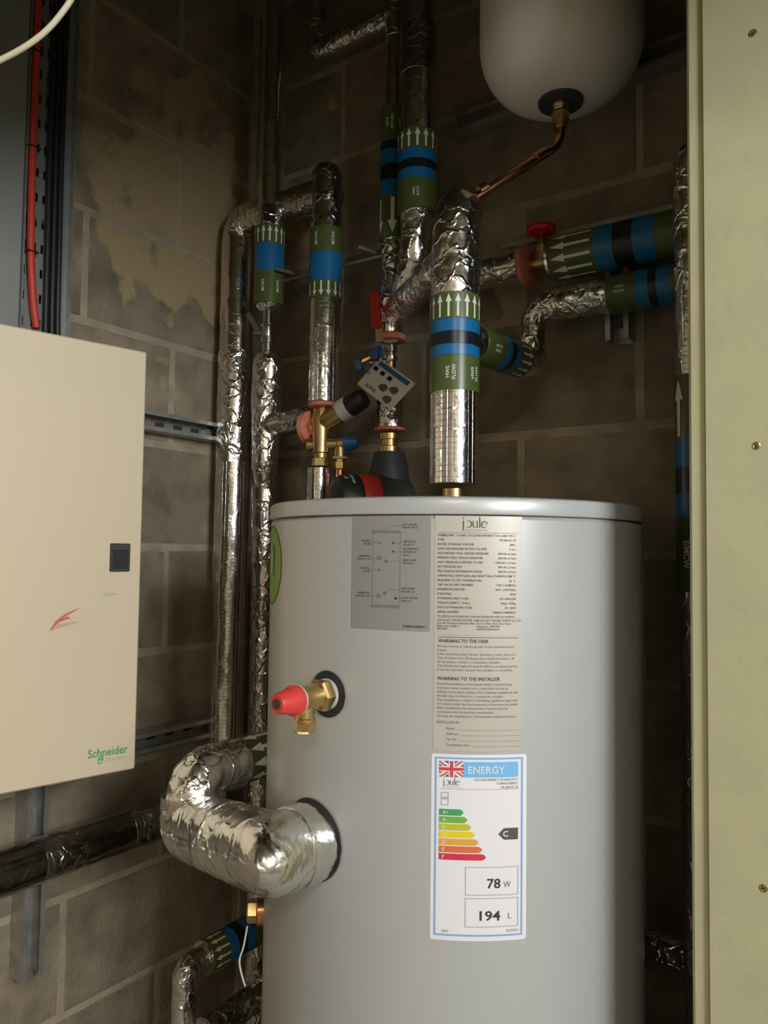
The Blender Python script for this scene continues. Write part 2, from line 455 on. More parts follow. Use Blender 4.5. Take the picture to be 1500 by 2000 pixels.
def band(name, p, axis, r, v0, v1, m, parent):
    a = V(axis).normalized(); p = V(p)
    pr = [(v0, r - 0.0015), (v0, r), ((v0 + v1) / 2, r), (v1, r), (v1, r - 0.0015)]
    return lathe(name, p, a, pr, m, parent, seg=56)
def to_cam(p):
    return (CAM - V(p)).normalized()
def marker(parent, p, axis, r, items, ang=1.5):
    """tape along a pipe: items = (colour, v0, v1, None | ('up'|'down', pitch) | ('text', lines, size, repeats, reverse))"""
    for (c, v0, v1, ex) in items:
        b = band('tape_band', p, axis, r + 0.0012, v0, v1, {'g': 'tgreen', 'b': 'tblue', 'k': 'tblack'}[c], parent)
        mid = V(p) + V(axis).normalized() * ((v0 + v1) / 2)
        S = Cyl(p, axis, to_cam(mid), r + 0.0012)
        if ex and ex[0] in ('up', 'down'):
            pitch = ex[1]; l = (v1 - v0) * 0.86; k = int(ang * S.r / pitch)
            av, af = arrow2(pitch * 0.66, l)
            if ex[0] == 'down': av = [(-a, -c2) for a, c2 in av]
            base = v0 + (v1 - v0) * 0.07 if ex[0] == 'up' else v1 - (v1 - v0) * 0.07
            sh = ex[2] if len(ex) > 2 else 0.0
            for i in range(-k, k + 1):
                put('arrow', S, xf(av, i * pitch + sh * pitch, base), af, 'white', b, 0.0006)
        elif ex and ex[0] == 'text':
            lines, size, us, rv = ex[1], ex[2], ex[3], ex[4]
            for uu in us:
                prt = []
                for j, s in enumerate(lines):
                    tv, tf = text2(s, size, 'CENTER', 0.015)
                    du = uu + (j - (len(lines) - 1) / 2) * size * 1.15 + size * 0.33
                    rot = math.pi / 2
                    if rv: rot = -math.pi / 2; du = uu - (j - (len(lines) - 1) / 2) * size * 1.15 - size * 0.33
                    prt.append((xf(tv, du, (v0 + v1) / 2, rot), tf))
                v2, f2 = merge2(prt)
                put('lettering', S, v2, f2, 'white', b, 0.0006)

# ================================================================== the setting
CO, BL = 0.225, 0.45
def struct(o): o['kind'] = 'structure'; return o
wall_left = struct(box('wall_left', (-0.16, -4.4, 0), (-0.0018, 0.16, 2.75), 'mortar'))
wall_back = struct(box('wall_back', (-0.0018, 0.0018, 0), (3.2, 0.16, 2.75), 'mortar'))
_bc = {}
def block_mesh(l, along):
    key = (round(l, 3), along)
    if key not in _bc:
        d = (0.05, l / 2, 0.1065) if along == 'y' else (l / 2, 0.05, 0.1065)
        v, f = box_vf((-d[0], -d[1], -d[2]), d, 0.0035)
        rr = random.Random(int(l * 1000) + len(_bc))
        v = [p + V((rr.uniform(-.0012, .0012), rr.uniform(-.0012, .0012), rr.uniform(-.0012, .0012))) for p in v]
        me = bpy.data.meshes.new('block'); me.from_pydata(v, [], f); me.materials.append(M['block']); me.update(); _bc[key] = me
    return _bc[key]
for k in range(12):
    z = (k + 0.5) * CO
    # left wall, from the corner towards the camera
    start = -0.011 if k % 2 == 0 else -0.236
    ys = [0.0] + [start - BL * i for i in range(6)]
    for a, b in zip(ys, ys[1:]):
        l = a - b - 0.011
        if l < 0.03: continue
        o = bpy.data.objects.new('block', block_mesh(l, 'y')); COL.objects.link(o); o.parent = wall_left
        o.location = (-0.05 + random.uniform(-0.0012, 0.0018), (a + b) / 2, z + random.uniform(-.001, .001))
    start = 0.286 if k % 2 == 0 else 0.061
    xs = [0.0] + [start + BL * i for i in range(5)]
    for a, b in zip(xs, xs[1:]):
        l = b - a - 0.011
        if l < 0.03: continue
        o = bpy.data.objects.new('block', block_mesh(l, 'x')); COL.objects.link(o); o.parent = wall_back
        o.location = ((a + b) / 2, 0.05 - random.uniform(-0.0012, 0.0018), z + random.uniform(-.001, .001))
struct(box('floor', (-0.16, -4.4, -0.1), (3.2, 0.16, 0), 'screed'))
struct(box('ceiling', (-0.16, -4.4, 2.75), (3.2, 0.16, 2.85), 'soffit'))
struct(box('wall_rear', (-0.16, -4.5, 0), (3.2, -4.4, 2.75), 'plaster'))
struct(box('wall_side', (3.2, -4.4, 0), (3.3, 0.16, 2.75), 'plaster'))
# board partition to the right of the opening: sheet screwed on a lining strip that stands proud of its edge
PY = -0.48
ex0 = ony(1378, 900, PY).x; ex1 = ony(1345, 900, PY + 0.004).x
wall_right = struct(box('wall_right', (ex0, PY, 0), (3.2, PY + 0.004, 2.75), 'mdf', bev=0.0006))
box('lining_strip', (ex1, PY + 0.0045, 0), (ex1 + 0.09, PY + 0.06, 2.75), 'mdf', wall_right, bev=0.003)
for (px, py) in ((1470, 65), (1477, 871), (1491, 1735)):
    c = ony(px, py, PY)
    s = lathe('screw', c + V((0, 0.001, 0)), (0, -1, 0), [(0, 0.0043), (0.0012, 0.0043), (0.0016, 0.003), (0.0008, 0.0012)], 'brass', wall_right, seg=20)
    for ang in (0.5, 2.07):
        d = V((math.cos(ang), 0, math.sin(ang)))
        obox('screw_slot', c + V((0, -0.0006, 0)), d * 0.0024, V((0, 0.0002, 0)), V((-d.z, 0, d.x)) * 0.0005, 'ink', s)
wall_front = struct(box('wall_front', (-0.0018, -0.96, 1.985), (3.2, -0.945, 2.75), 'mdf'))

# ================================================================== galvanised strut channels
def strut(a, b, out, label, wid=0.041, dep=0.041, holes=True):
    """slotted channel from a to b with its open face along `out`"""
    a, b, out = V(a), V(b), V(out).normalized(); ax = (b - a); L = ax.length; ax.normalize(); sd = ax.cross(out).normalized()
    root = thing('strut_channel', a, label, 'strut', 'galvanised strut channels on the block walls')
    h = wid / 2; t = 0.0022; lip = 0.009
    prof = [(-h + lip, dep), (-h, dep), (-h, 0), (h, 0), (h, dep), (h - lip, dep)]
    inn = [(-h + lip, dep - 0.006), (-h + lip, dep - t), (-h + t, dep - t), (-h + t, t), (h - t, t), (h - t, dep - t), (h - lip, dep - t), (h - lip, dep - 0.006)]
    ring = prof + list(reversed(inn[1:-1]))
    v = []; f = []; n = len(ring)
    for s in (0, L):
        for (x, y) in ring: v.append(a + ax * s + sd * x + out * y)
    for k in range(n): f.append((k, (k + 1) % n, n + (k + 1) % n, n + k))
    # end caps as quads between outer and inner profile
    m2 = len(prof)
    for base in (0, n):
        for k in range(m2 - 1):
            f.append((base + k, base + k + 1, base + n - 2 - k, base + n - 1 - k))
    link('channel', v, f, 'galv', root, False)
    if holes:
        for i in range(int(L / 0.05)):
            c = a + ax * (0.03 + i * 0.05) + out * (t + 0.0004)
            obox('slot', c, ax * 0.012, sd * 0.0055, out * 0.0002, 'ink', root)
    return root
def bolt(root, c, out):
    lathe('bolt', c, out, [(0, 0.011), (0.002, 0.011), (0.002, 0.008), (0.008, 0.008)], 'galv', root, seg=16)
s1 = z_row(832, (0.02, -0.246)); s2 = z_row(1437, (0.02, -0.246))
st = strut((0, -0.80, s1), (0, -0.115, s1), (1, 0, 0), 'upper horizontal galvanised channel running from the cream cabinet to the corner pipe')
bolt(st, (0.004, -0.14, s1), (1, 0, 0))
st = strut((0, -0.80, s2), (0, -0.115, s2), (1, 0, 0), 'lower horizontal galvanised channel near the cream cabinet bottom edge')
bolt(st, (0.004, -0.14, s2), (1, 0, 0))
ysv = onx(58, 1700, 0.02).y
st = strut((0, ysv, z_row(1905, (0.02, ysv))), (0, ysv, 1.2), (1, 0, 0), 'vertical galvanised channel below the cream cabinet behind the dark pipe')
bolt(st, (0.004, ysv, z_row(1860, (0.02, ysv))), (1, 0, 0))
zs = z_row(425, (0.96, -0.02))
strut((0.70, 0, zs - 0.012), (1.55, 0, zs - 0.012), (0, -1, 0), 'long horizontal channel on the back wall above the red wheel valve', holes=False, dep=0.021)
xv = ony(1212, 640, -0.02).x
st = strut((xv, 0, z_row(668, (xv, -0.02))), (xv, 0, zs - 0.035), (0, -1, 0), 'short vertical channel end poking out below the two taped horizontal pipes')
bolt(st, (xv, -0.004, z_row(648, (xv, -0.02))), (0, -1, 0))
zt = z_row(180, (0.83, -0.02))
strut((0.60, 0, zt), (1.55, 0, zt), (0, -1, 0), 'topmost horizontal channel on the back wall behind the white vessel', holes=False)
# cantilever bracket between the two cold pipes
br = thing('wall_bracket', (0.34, 0, 1.86), 'thin wire wall bracket behind the two single blue taped pipes', 'bracket')
zb = z_row(545, (0.30, -0.05))
for (p, q) in (((0.24, -0.004, zb + .02), (0.24, -0.16, zb - 0.0)), ((0.46, -0.004, zb + .02), (0.46, -0.16, zb)), ((0.20, -0.10, zb), (0.56, -0.10, zb))):
    tube('wire', [p, q], 0.0035, 'galv', br, step=0.02, seg=10)

# ================================================================== hot water cylinder
TC = V((0.777, -0.331, 0)); TR = 0.275
def tank_hit(px, py, R=TR):
    d = ray(px, py); o = CAM - TC
    a = d.x ** 2 + d.y ** 2; b = 2 * (o.x * d.x + o.y * d.y); c = o.x ** 2 + o.y ** 2 - R * R
    disc = max(0.0, b * b - 4 * a * c)
    return CAM + d * ((-b - math.sqrt(disc)) / (2 * a))
front = V((CAM.x - TC.x, CAM.y - TC.y, 0)).normalized()
TS = Cyl((TC.x, TC.y, 0), (0, 0, 1), front, TR)
def tuv(px, py):
    p = tank_hit(px, py) - TC
    return (math.atan2(p.dot(TS.t), p.dot(TS.n)) * TR, p.z)
zl1 = tank_hit(893, 968, 0.277).z; zl0 = tank_hit(893, 1005, 0.277).z
tank = thing('hot_water_cylinder', (TC.x, TC.y, 0), 'tall grey painted hot water cylinder with paper labels on its front', 'water tank')
lathe('body', (TC.x, TC.y, 0), (0, 0, 1), [(0, 0.27), (0.006, TR), (0.4, TR), (0.9, TR), (zl0 - 0.005, TR), (zl0 - 0.002, TR - 0.003), (zl0, TR - 0.006)], 'tank', tank, seg=160)
lathe('lid', (TC.x, TC.y, 0), (0, 0, 1), [(zl0, TR - 0.004), (zl0 + 0.0008, TR + 0.0015), (zl0 + 0.003, TR + 0.002), (zl1 - 0.006, TR + 0.002), (zl1 - 0.0025, TR + 0.0005), (zl1 - 0.0006, TR - 0.003), (zl1, TR - 0.008), (zl1, 0.02)], 'tank', tank, seg=160)
PXM = 0.9 / F_PX            # metres per photo pixel on the front of the tank

def label_sheet(name, x0, y0, x1, y1, m, label, rad=0.0015):
    u0, v1 = tuv(x0, y0); u1, _ = tuv(x1, y0); _, v0 = tuv((x0 + x1) / 2, y1)
    v, f = rrect(u0, u1, v0, v1, rad, 24)
    o = put(name, TS, v, f, m, tank, 0.0004)
    o.data.polygons.foreach_set('use_smooth', [True] * len(o.data.polygons))
    o['label'] = label
    return o, (u0, u1, v0, v1)
class LM:                   # photo pixels of a sheet -> its own u, v
    def __init__(s, px, uv): s.a, s.b = px, uv
    def __call__(s, x, y):
        x0, y0, x1, y1 = s.a; u0, u1, v0, v1 = s.b
        return (u0 + (u1 - u0) * (x - x0) / (x1 - x0), v1 + (v0 - v1) * (y - y0) / (y1 - y0))
def print_text(sheet, mp, s, x, y, hpx, align='LEFT', m='ink', bold=0.0, name='lettering', wpx=None, h=0.0009):
    sz = hpx * PXM / 0.70
    v, f = text2(s, sz, align, bold)
    sx = 1.0
    if wpx: sx = wpx * PXM / (max(a for a, b in v) - min(a for a, b in v))
    u, vv = mp(x, y)
    return put(name, TS, xf(v, u, vv, 0, sx), f, m, sheet, h)
def print_rect(sheet, mp, x0, y0, x1, y1, m, name='rule', h=0.0008, n=10):
    a = mp(x0, y0); b = mp(x1, y1)
    v, f = strip2(a[0], b[0], b[1], a[1], n); return put(name, TS, v, f, m, sheet, h)
def logo(sheet, mp, x, y, hx, m='ink'):
    """the wordmark, x-height hx pixels, baseline at (x, y)"""
    arc = lambda cx, cy, r, a0, a1, n=18: [(cx + r * math.cos(math.radians(a0 + (a1 - a0) * i / n)), cy + r * math.sin(math.radians(a0 + (a1 - a0) * i / n))) for i in range(n + 1)]
    oa = arc(0.78, 0.5, 0.48, -125, 118); ow = [0.035 + 0.13 * math.sin(math.pi * i / 18) for i in range(19)]
    ea = arc(3.18, 0.48, 0.46, 4, 318); ew = [0.05 + 0.10 * math.sin(math.pi * i / 18) for i in range(19)]
    P = [stroke2([(0.05, 1.0), (0.05, 0.0), (0.02, -0.3), (-0.06, -0.48), (-0.2, -0.58)], [.14, .14, .12, .09, .03]), stroke2([(-0.1, 0.97), (0.05, 0.97)], 0.05),
         stroke2(arc(0.04, 1.38, 0.05, 0, 360, 10), 0.1), stroke2(oa, ow),
         stroke2([(1.5, 1.0), (1.5, 0.35), (1.55, 0.12), (1.7, 0.02), (1.88, 0.05), (2.06, 0.2)], [.13, .13, .12, .08, .06, .05]), stroke2([(1.38, 0.97), (1.5, 0.97)], 0.05),
         stroke2([(2.1, 1.0), (2.1, 0.0)], 0.13), stroke2([(1.98, 0.97), (2.1, 0.97)], 0.05), stroke2([(2.1, 0.03), (2.24, 0.03)], 0.05),
         stroke2([(2.48, 1.62), (2.48, 0.0)], 0.13), stroke2([(2.36, 1.59), (2.48, 1.59)], 0.05), stroke2([(2.36, 0.025), (2.6, 0.025)], 0.05),
         stroke2(ea, ew), stroke2([(2.74, 0.52), (3.62, 0.52)], 0.05)]
    v, f = merge2(P); k = hx * PXM; u, vv = mp(x, y)
    put('wordmark', TS, [(u + a * k, vv + b * k) for a, b in v], f, m, sheet, 0.0009)
    v, f = strip2(u + 0.3 * k, u + 3.7 * k, vv - 0.42 * k, vv - 0.36 * k, 6); put('tagline', TS, v, f, 'ink2', sheet, 0.0009)

# --- silver diagram sticker
pxs = (689, 1009, 842, 1231)
sh, uv = label_sheet('diagram_sticker', *pxs, 'lab_silver', 'silver sticker with a line diagram of the cylinder'); mp = LM(pxs, uv)
u0, v1 = mp(733, 1041); u1, v0 = mp(787, 1183)
v, f = frame2(u0, u1, v0, v1, 0.8 * PXM, 8); put('outline', TS, v, f, 'ink2', sh)
print_rect(sh, mp, 731, 1037, 787, 1041, 'ink2', 'outline_lid'); print_rect(sh, mp, 731, 1183, 786, 1188, 'ink2', 'outline_base')
for (x, y, r) in ((748, 1061, 1.6), (773, 1061, 2.2), (773, 1078, 2.0), (747, 1091, 3.6), (760, 1097, 2.6), (747, 1114, 1.6), (746, 1165, 3.4), (758, 1160, 2.4), (779, 1169, 2.8)):
    u, vv = mp(x, y); n = 14
    big = r > 2.3 and x != 779
    P = stroke2([(u + r * PXM * math.cos(2 * math.pi * i / n), vv + r * PXM * math.sin(2 * math.pi * i / n)) for i in range(n + 1)], PXM * 1.0) if big else \
        ([(u + r * PXM * math.cos(2 * math.pi * i / n), vv + r * PXM * math.sin(2 * math.pi * i / n)) for i in range(n)], [tuple(range(n))])
    put('port_mark', TS, P[0], P[1], 'ink', sh)
for (x0, x1, y) in ((728, 748, 1061), (773, 790, 1061), (773, 790, 1078), (728, 744, 1091), (762, 790, 1097), (728, 747, 1114), (728, 743, 1165), (782, 790, 1169)):
    print_rect(sh, mp, x0, y - 0.4, x1, y + 0.4, 'ink2', 'leader_line')
for pts in (((759, 1036), (766, 1028), (789, 1028)), ((758, 1160), (766, 1152), (789, 1152))):
    P = stroke2([mp(*p) for p in pts], PXM * 0.9); put('leader_line', TS, P[0], P[1], 'ink2', sh)
for (s, x, y, al) in (('HOT WATER', 790, 1027, 'LEFT'), ('DRAW OFF 22', 790, 1032.5, 'LEFT'), ('PRIMARY', 728, 1059, 'RIGHT'), ('PROBE', 728, 1065, 'RIGHT'), ('T&P VALVE', 792, 1060, 'LEFT'), ('VALVE 1/2', 792, 1066, 'LEFT'),
        ('SECONDARY', 792, 1074, 'LEFT'), ('RETURN 3/4', 792, 1080, 'LEFT'), ('22mm', 792, 1086, 'LEFT'), ('IMMERSION', 728, 1089, 'RIGHT'), ('HEATER 1 3/4', 728, 1095, 'RIGHT'), ('HEAT PUMP', 792, 1096, 'LEFT'), ('FLOW 22', 792, 1102, 'LEFT'),
        ('CONTROL', 728, 1113, 'RIGHT'), ('PROBE', 728, 1119, 'RIGHT'), ('HEAT PUMP', 790, 1151, 'LEFT'), ('RETURN 22', 790, 1157, 'LEFT'), ('IMMERSION', 727, 1162, 'RIGHT'), ('HEATER 1 3/4', 727, 1168, 'RIGHT'), ('COLD WATER', 790, 1169, 'LEFT'), ('INLET 22', 790, 1175, 'LEFT')):
    print_text(sh, mp, s, x, y, 3.6, al, 'ink')
print_text(sh, mp, 'TCIMVH-0200LFC', 834, 1224, 4.2, 'RIGHT', 'ink', 0.02)
# --- rating plate
pxs = (850, 1007, 1020, 1241)
sh, uv = label_sheet('rating_sticker', *pxs, 'lab_cream', 'cream rating sticker with specification rows'); mp = LM(pxs, uv)
logo(sh, mp, 904, 1030, 13)
print_rect(sh, mp, 856, 1040, 1011, 1040.7, 'ink2')
rows = [('MODEL', 'CYCLONE   CY200L CYCLONE INDIRECT HI GAIN STD C'), ('TYPE', '09.200.HI.133'), ('RATED STORAGE VOLUME', '200 L'), ('HEAT EXCHANGER RATED VOLUME', '11.6 L'), ('SECONDARY MAX. DESIGN PRESSURE', '600 kPa (6 bar)'),
        ('PRIMARY MAX. DESIGN PRESSURE', '300 kPa (3 bar)'), ('MAX. PRESSURE SUPPLIED TO PRV', '1200 kPa (12 bar)'), ('SET PRESSURE PRV', '300 kPa (3 bar)'), ('PRE-CHARGE EXPANSION VESSEL', '300 kPa (3 bar)'),
        ('OPERATING TEMP NON-SELF-RESETTING THERMOSTAT', '80 \u00b0C'), ('REQUIRED FLOW TEMPERATURE', '60 \u00b0C'), ('T&P VALVE PART NUMBER', 'TZM-1 0188ML5'), ('IMMERSION HEATER', '3kW, 230V/50Hz'), ('IP RATING', 'IPX4'),
        ('STANDING HEAT LOSS', '1.87 kWh/24h'), ('WEIGHT (EMPTY / FULL)', '45kg / 239kg'), ('DATE OF MANUFACTURE', '20 / 2023'), ('SERIAL NUMBER', '2006023-20060024')]
for i, (a, b) in enumerate(rows):
    y = 1047.5 + i * 8.85
    print_text(sh, mp, a, 856, y, 4.1, 'LEFT', 'ink'); print_text(sh, mp, b, 1007, y, 4.1, 'RIGHT', 'ink')
print_text(sh, mp, 'The appliance must be fitted with a motorised isolating valve within the installation.', 856, 1205.5, 3.4, 'LEFT', 'ink', wpx=151)
print_rect(sh, mp, 856, 1207.5, 1011, 1208, 'ink2')
for j, (a, b) in enumerate((('JOULE HOT WATER SYSTEMS. LTD', 'JOULE HOT WATER SYSTEMS UK. LTD'), ('Unit 407 Northpoint Business Park', 'Unit 12 Albion Park, New Street'), ('Ballycoolin, Dublin 11', 'Glasshouse, WF8 4PU'), ('IRELAND', 'UNITED KINGDOM'))):
    print_text(sh, mp, a, 856, 1214 + j * 5.6, 3.6, 'LEFT', 'ink'); print_text(sh, mp, b, 931, 1214 + j * 5.6, 3.6, 'LEFT', 'ink')
# --- warning sticker
pxs = (848, 1241, 1020, 1468)
sh, uv = label_sheet('warning_sticker', *pxs, 'lab_cream', 'cream sticker printed with warning paragraphs and blank form lines'); mp = LM(pxs, uv)
print_rect(sh, mp, 855, 1243.2, 1012, 1244.2, 'ink')
print_text(sh, mp, 'WARNING TO THE USER', 856, 1254, 6.4, 'LEFT', 'ink', 0.01, wpx=97)
print_text(sh, mp, 'WARNING TO THE INSTALLER', 855, 1328.5, 6.4, 'LEFT', 'ink', 0.01, wpx=121)
para = ['Do not remove or adjust any part of this unvented water', 'heater.', 'If the unvented water heater develops a fault, such as a', 'flow of water from discharge pipe switch the heater off', '(if so) please contact a competent installer.', 'The benchmark logbook must be filled in at annual service.', 'If you do not have contact the installer or ourselves.']
for i, s in enumerate(para): print_text(sh, mp, s, 855, 1263.5 + i * 7.75, 4.4, 'LEFT', 'ink2', wpx=min(157, 2.72 * len(s)))
para = ['Read the installation instructions before commencing.', 'Unvented water heaters are a controlled service as', 'defined in the latest edition of the building regulations and', 'should only be fitted by a competent installer.', 'The installation is subject to building regulation approval.', 'You must notify the local authority of intention to install.', 'After installation the instructions manual must be', 'completed and left with the householder.', 'Use only the manufacturer recommended replacement parts.']
for i, s in enumerate(para): print_text(sh, mp, s, 855, 1338 + i * 7.9, 4.4, 'LEFT', 'ink2', wpx=min(157, 2.75 * len(s)))
print_text(sh, mp, 'INSTALLED BY', 855, 1414, 4.8, 'LEFT', 'ink2')
for i, s in enumerate(('Name', 'Address', 'Tel. No.', 'Completion date')):
    print_text(sh, mp, s, 873, 1425.5 + i * 10.7, 4.6, 'LEFT', 'ink2')
    print_rect(sh, mp, (892, 900, 897, 920)[i], 1426 + i * 10.6, 1018, 1426.6 + i * 10.6, 'ink2', 'form_line')
# --- energy label
pxs = (843, 1471, 1028, 1838)
sh, uv = label_sheet('energy_label', *pxs, 'lab_white', 'white energy label with coloured rating arrows', 0.003); mp = LM(pxs, uv)
a = mp(850, 1477); b = mp(1020.5, 1829)
v, f = frame2(a[0], b[0], b[1], a[1], 3.4 * PXM, 20); put('border', TS, v, f, 'frame_blue', sh)
print_rect(sh, mp, 904.5, 1485.5, 1011, 1516, 'eblue', 'banner')
print_text(sh, mp, 'ENERGY', 913, 1508, 13.5, 'LEFT', 'white', 0.012, wpx=71, h=0.0013)
# flag
fx0, fy0, fx1, fy1 = 858.5, 1484.5, 904, 1516
print_rect(sh, mp, fx0, fy0, fx1, fy1, 'navy', 'flag_field')
def fl(lo, hi, m, h):
    a = mp(fx0, fy0); b = mp(fx1, fy1); W = b[0] - a[0]; H = a[1] - b[1]
    v, f = strip2(0, 1, lambda t: min(1, max(0, lo(t))), lambda t: min(1, max(0, hi(t))), 24)
    put('flag_stripe', TS, [(a[0] + x * W, b[1] + y * H) for x, y in v], f, m, sh, h)
for sg in (1, -1):
    c = (lambda t: t) if sg > 0 else (lambda t: 1 - t)
    fl(lambda t, c=c: c(t) - 0.19, lambda t, c=c: c(t) + 0.19, 'white', 0.0010)
    fl(lambda t, c=c: c(t) - (0.10 if t < .5 else 0.02), lambda t, c=c: c(t) + (0.02 if t < .5 else 0.10), 'flagred', 0.00115)
fl(lambda t: 0.33, lambda t: 0.67, 'white', 0.0013)
print_rect(sh, mp, 876, fy0, 887.5, fy1, 'white', 'flag_stripe', 0.0013); 
fl(lambda t: 0.40, lambda t: 0.60, 'flagred', 0.0015)
print_rect(sh, mp, 878.5, fy0, 885, fy1, 'flagred', 'flag_stripe', 0.0015)
logo(sh, mp, 867, 1532, 8.5)
for i, (s, wd) in enumerate((('CYCLONE INDIRECT HI GAIN STD C', 86), ('TCIMVH-0200LFC', 43), ('09.200.HI.133', 34))):
    print_text(sh, mp, s, 1011, 1523 + i * 7.6, 4.6, 'RIGHT', 'ink2', 0.0, wpx=wd)
print_rect(sh, mp, 859, 1539.5, 1011, 1540.2, 'ink2')
a = mp(862, 1547); b = mp(876, 1572.5)
v, f = frame2(a[0], b[0], b[1], a[1], 0.9 * PXM, 4); put('tank_pictogram', TS, v, f, 'ink2', sh)
for i in range(4): print_rect(sh, mp, 864.5, 1556 + i * 1.5, 874, 1556.7 + i * 1.5, 'ink2', 'pictogram_line')
for i, s in enumerate(('A+', 'A', 'B', 'C', 'D', 'E', 'F')):
    y0 = 1580 + i * 14.6; y1 = y0 + 12.6; xt = 905.5 + i * 7.2
    a = mp(858.5, y0); b = mp(xt, y1); w = b[0] - a[0]; hd = 5.5 * PXM; mid = (a[1] + b[1]) / 2; hh = (a[1] - b[1]) / 2
    lo = lambda u, a=a, b=b: mid - hh * min(1, max(0.02, (b[0] - u) / hd)); hi = lambda u, a=a, b=b: mid + hh * min(1, max(0.02, (b[0] - u) / hd))
    us = 22
    v, f = strip2(a[0], b[0], lo, hi, us); ra = put('rating_arrow', TS, v, f, 'rate%d' % i, sh)
    print_text(sh, mp, s, 865, y0 + 9.6, 6.6, 'LEFT', 'white', 0.01, h=0.0013)
a = mp(972, 1617); b = mp(1011, 1640); mid = (a[1] + b[1]) / 2; hh = (a[1] - b[1]) / 2
v, f = strip2(a[0], b[0], lambda u: mid - hh * min(1, max(0.02, (u - a[0]) / (11 * PXM))), lambda u: mid + hh * min(1, max(0.02, (u - a[0]) / (11 * PXM))), 14)
put('class_pointer', TS, v, f, mat('pointer_grey', (0.10, 0.085, 0.10), 0.5), sh)
print_text(sh, mp, 'C', 981, 1633.5, 10.5, 'LEFT', 'white', 0.02, h=0.0013)
for (y0, y1) in ((1693, 1749), (1754, 1811)):
    a = mp(909, y0); b = mp(1012, y1); v, f = frame2(a[0], b[0], b[1], a[1], 1.5 * PXM, 12); put('value_box', TS, v, f, 'lightink', sh)
print_text(sh, mp, '78', 951, 1734.5, 17.5, 'LEFT', 'ink', 0.018, wpx=26); print_text(sh, mp, 'W', 982.5, 1734, 12, 'LEFT', 'ink2', wpx=14.5)
print_text(sh, mp, '194', 937, 1797.5, 17.5, 'LEFT', 'ink', 0.018, wpx=40); print_text(sh, mp, 'L', 992, 1795, 11, 'LEFT', 'ink2')
print_text(sh, mp, '2023', 865, 1822, 4.5, 'LEFT', 'ink2'); print_text(sh, mp, '812/2013', 1013, 1821, 4.5, 'RIGHT', 'ink2')
# --- round lime sticker at the left edge
u1 = tuv(551, 1100)[0]; vt = tuv(551, 1031)[1]; ztop = z_row(1031, (0.53, -0.45)); zbot = z_row(1170, (0.53, -0.45))
rad = (ztop - zbot) / 2; zc = (ztop + zbot) / 2; uc = u1 - rad
def disc2(cu, cv, r, n=40): return strip2(cu - r, cu + r, lambda u: cv - math.sqrt(max(0, r * r - (u - cu) ** 2)), lambda u: cv + math.sqrt(max(0, r * r - (u - cu) ** 2)), n)
v, f = disc2(uc, zc, rad); st = put('round_sticker', TS, v, f, 'dgreen', tank, 0.0004); st['label'] = 'round lime green sticker'
v, f = disc2(uc, zc, rad * 0.955); put('sticker_face', TS, v, f, 'lgreen', st, 0.0007)
v, f = strip2(uc + rad * 0.18, uc + rad * 0.42, zc - rad * 0.25, zc + rad * 0.5, 6); put('sticker_print', TS, v, f, 'dgreen', st, 0.001)
v, f = strip2(uc + rad * 0.05, uc + rad * 0.15, zc - rad * 0.2, zc + rad * 0.35, 4); put('sticker_print', TS, v, f, 'white', st, 0.001)

# ================================================================== pressure relief valve on the tank
g = tank_hit(641, 1355); nrm = (V((g.x, g.y, 0)) - V((TC.x, TC.y, 0))).normalized()
S2 = Cyl((TC.x, TC.y, 0), (0, 0, 1), nrm, TR)
v, f = disc2(0, g.z, 0.0285, 30); gr = put('port_grommet', S2, v, f, 'rubber', tank, 0.0018); gr['label'] = 'dark rubber grommet of the upper port'
rv = thing('relief_valve', g, 'brass relief valve with red cap screwed into the grey cylinder', 'valve')
lathe('washer', g, nrm, [(0.002, 0.019), (0.006, 0.019)], 'whitepl', rv, seg=32)
lathe('hex_nut', g, nrm, [(0.006, 0.0185), (0.008, 0.0205), (0.018, 0.0205), (0.021, 0.018), (0.021, 0.012)], 'brass', rv, hexa=True)
lathe('body', g, nrm, [(0.018, 0.015), (0.026, 0.0145), (0.046, 0.0145), (0.050, 0.0165), (0.053, 0.0165)], 'brass', rv)
lathe('collar_ring', g, nrm, [(0.053, 0.0178), (0.0545, 0.0178)], 'whitepl', rv)
cp = lathe('cap', g, nrm, [(0.0545, 0.0175), (0.062, 0.0182), (0.064, 0.0160), (0.084, 0.0120), (0.087, 0.0105), (0.087, 0.006)], 'red', rv, seg=24)
lathe('cap_badge', g, nrm, [(0.0868, 0.0062), (0.0876, 0.0062)], 'charcoal', cp, seg=24)
oc = g + nrm * 0.040
lathe('outlet', oc, (0, 0, -1), [(0.008, 0.0105), (0.022, 0.0105), (0.024, 0.0125), (0.027, 0.0125)], 'brass', rv)
lathe('outlet_nut', oc, (0, 0, -1), [(0.026, 0.0125), (0.028, 0.0142), (0.037, 0.0142), (0.040, 0.0115), (0.040, 0.008)], 'brass', rv, hexa=True)
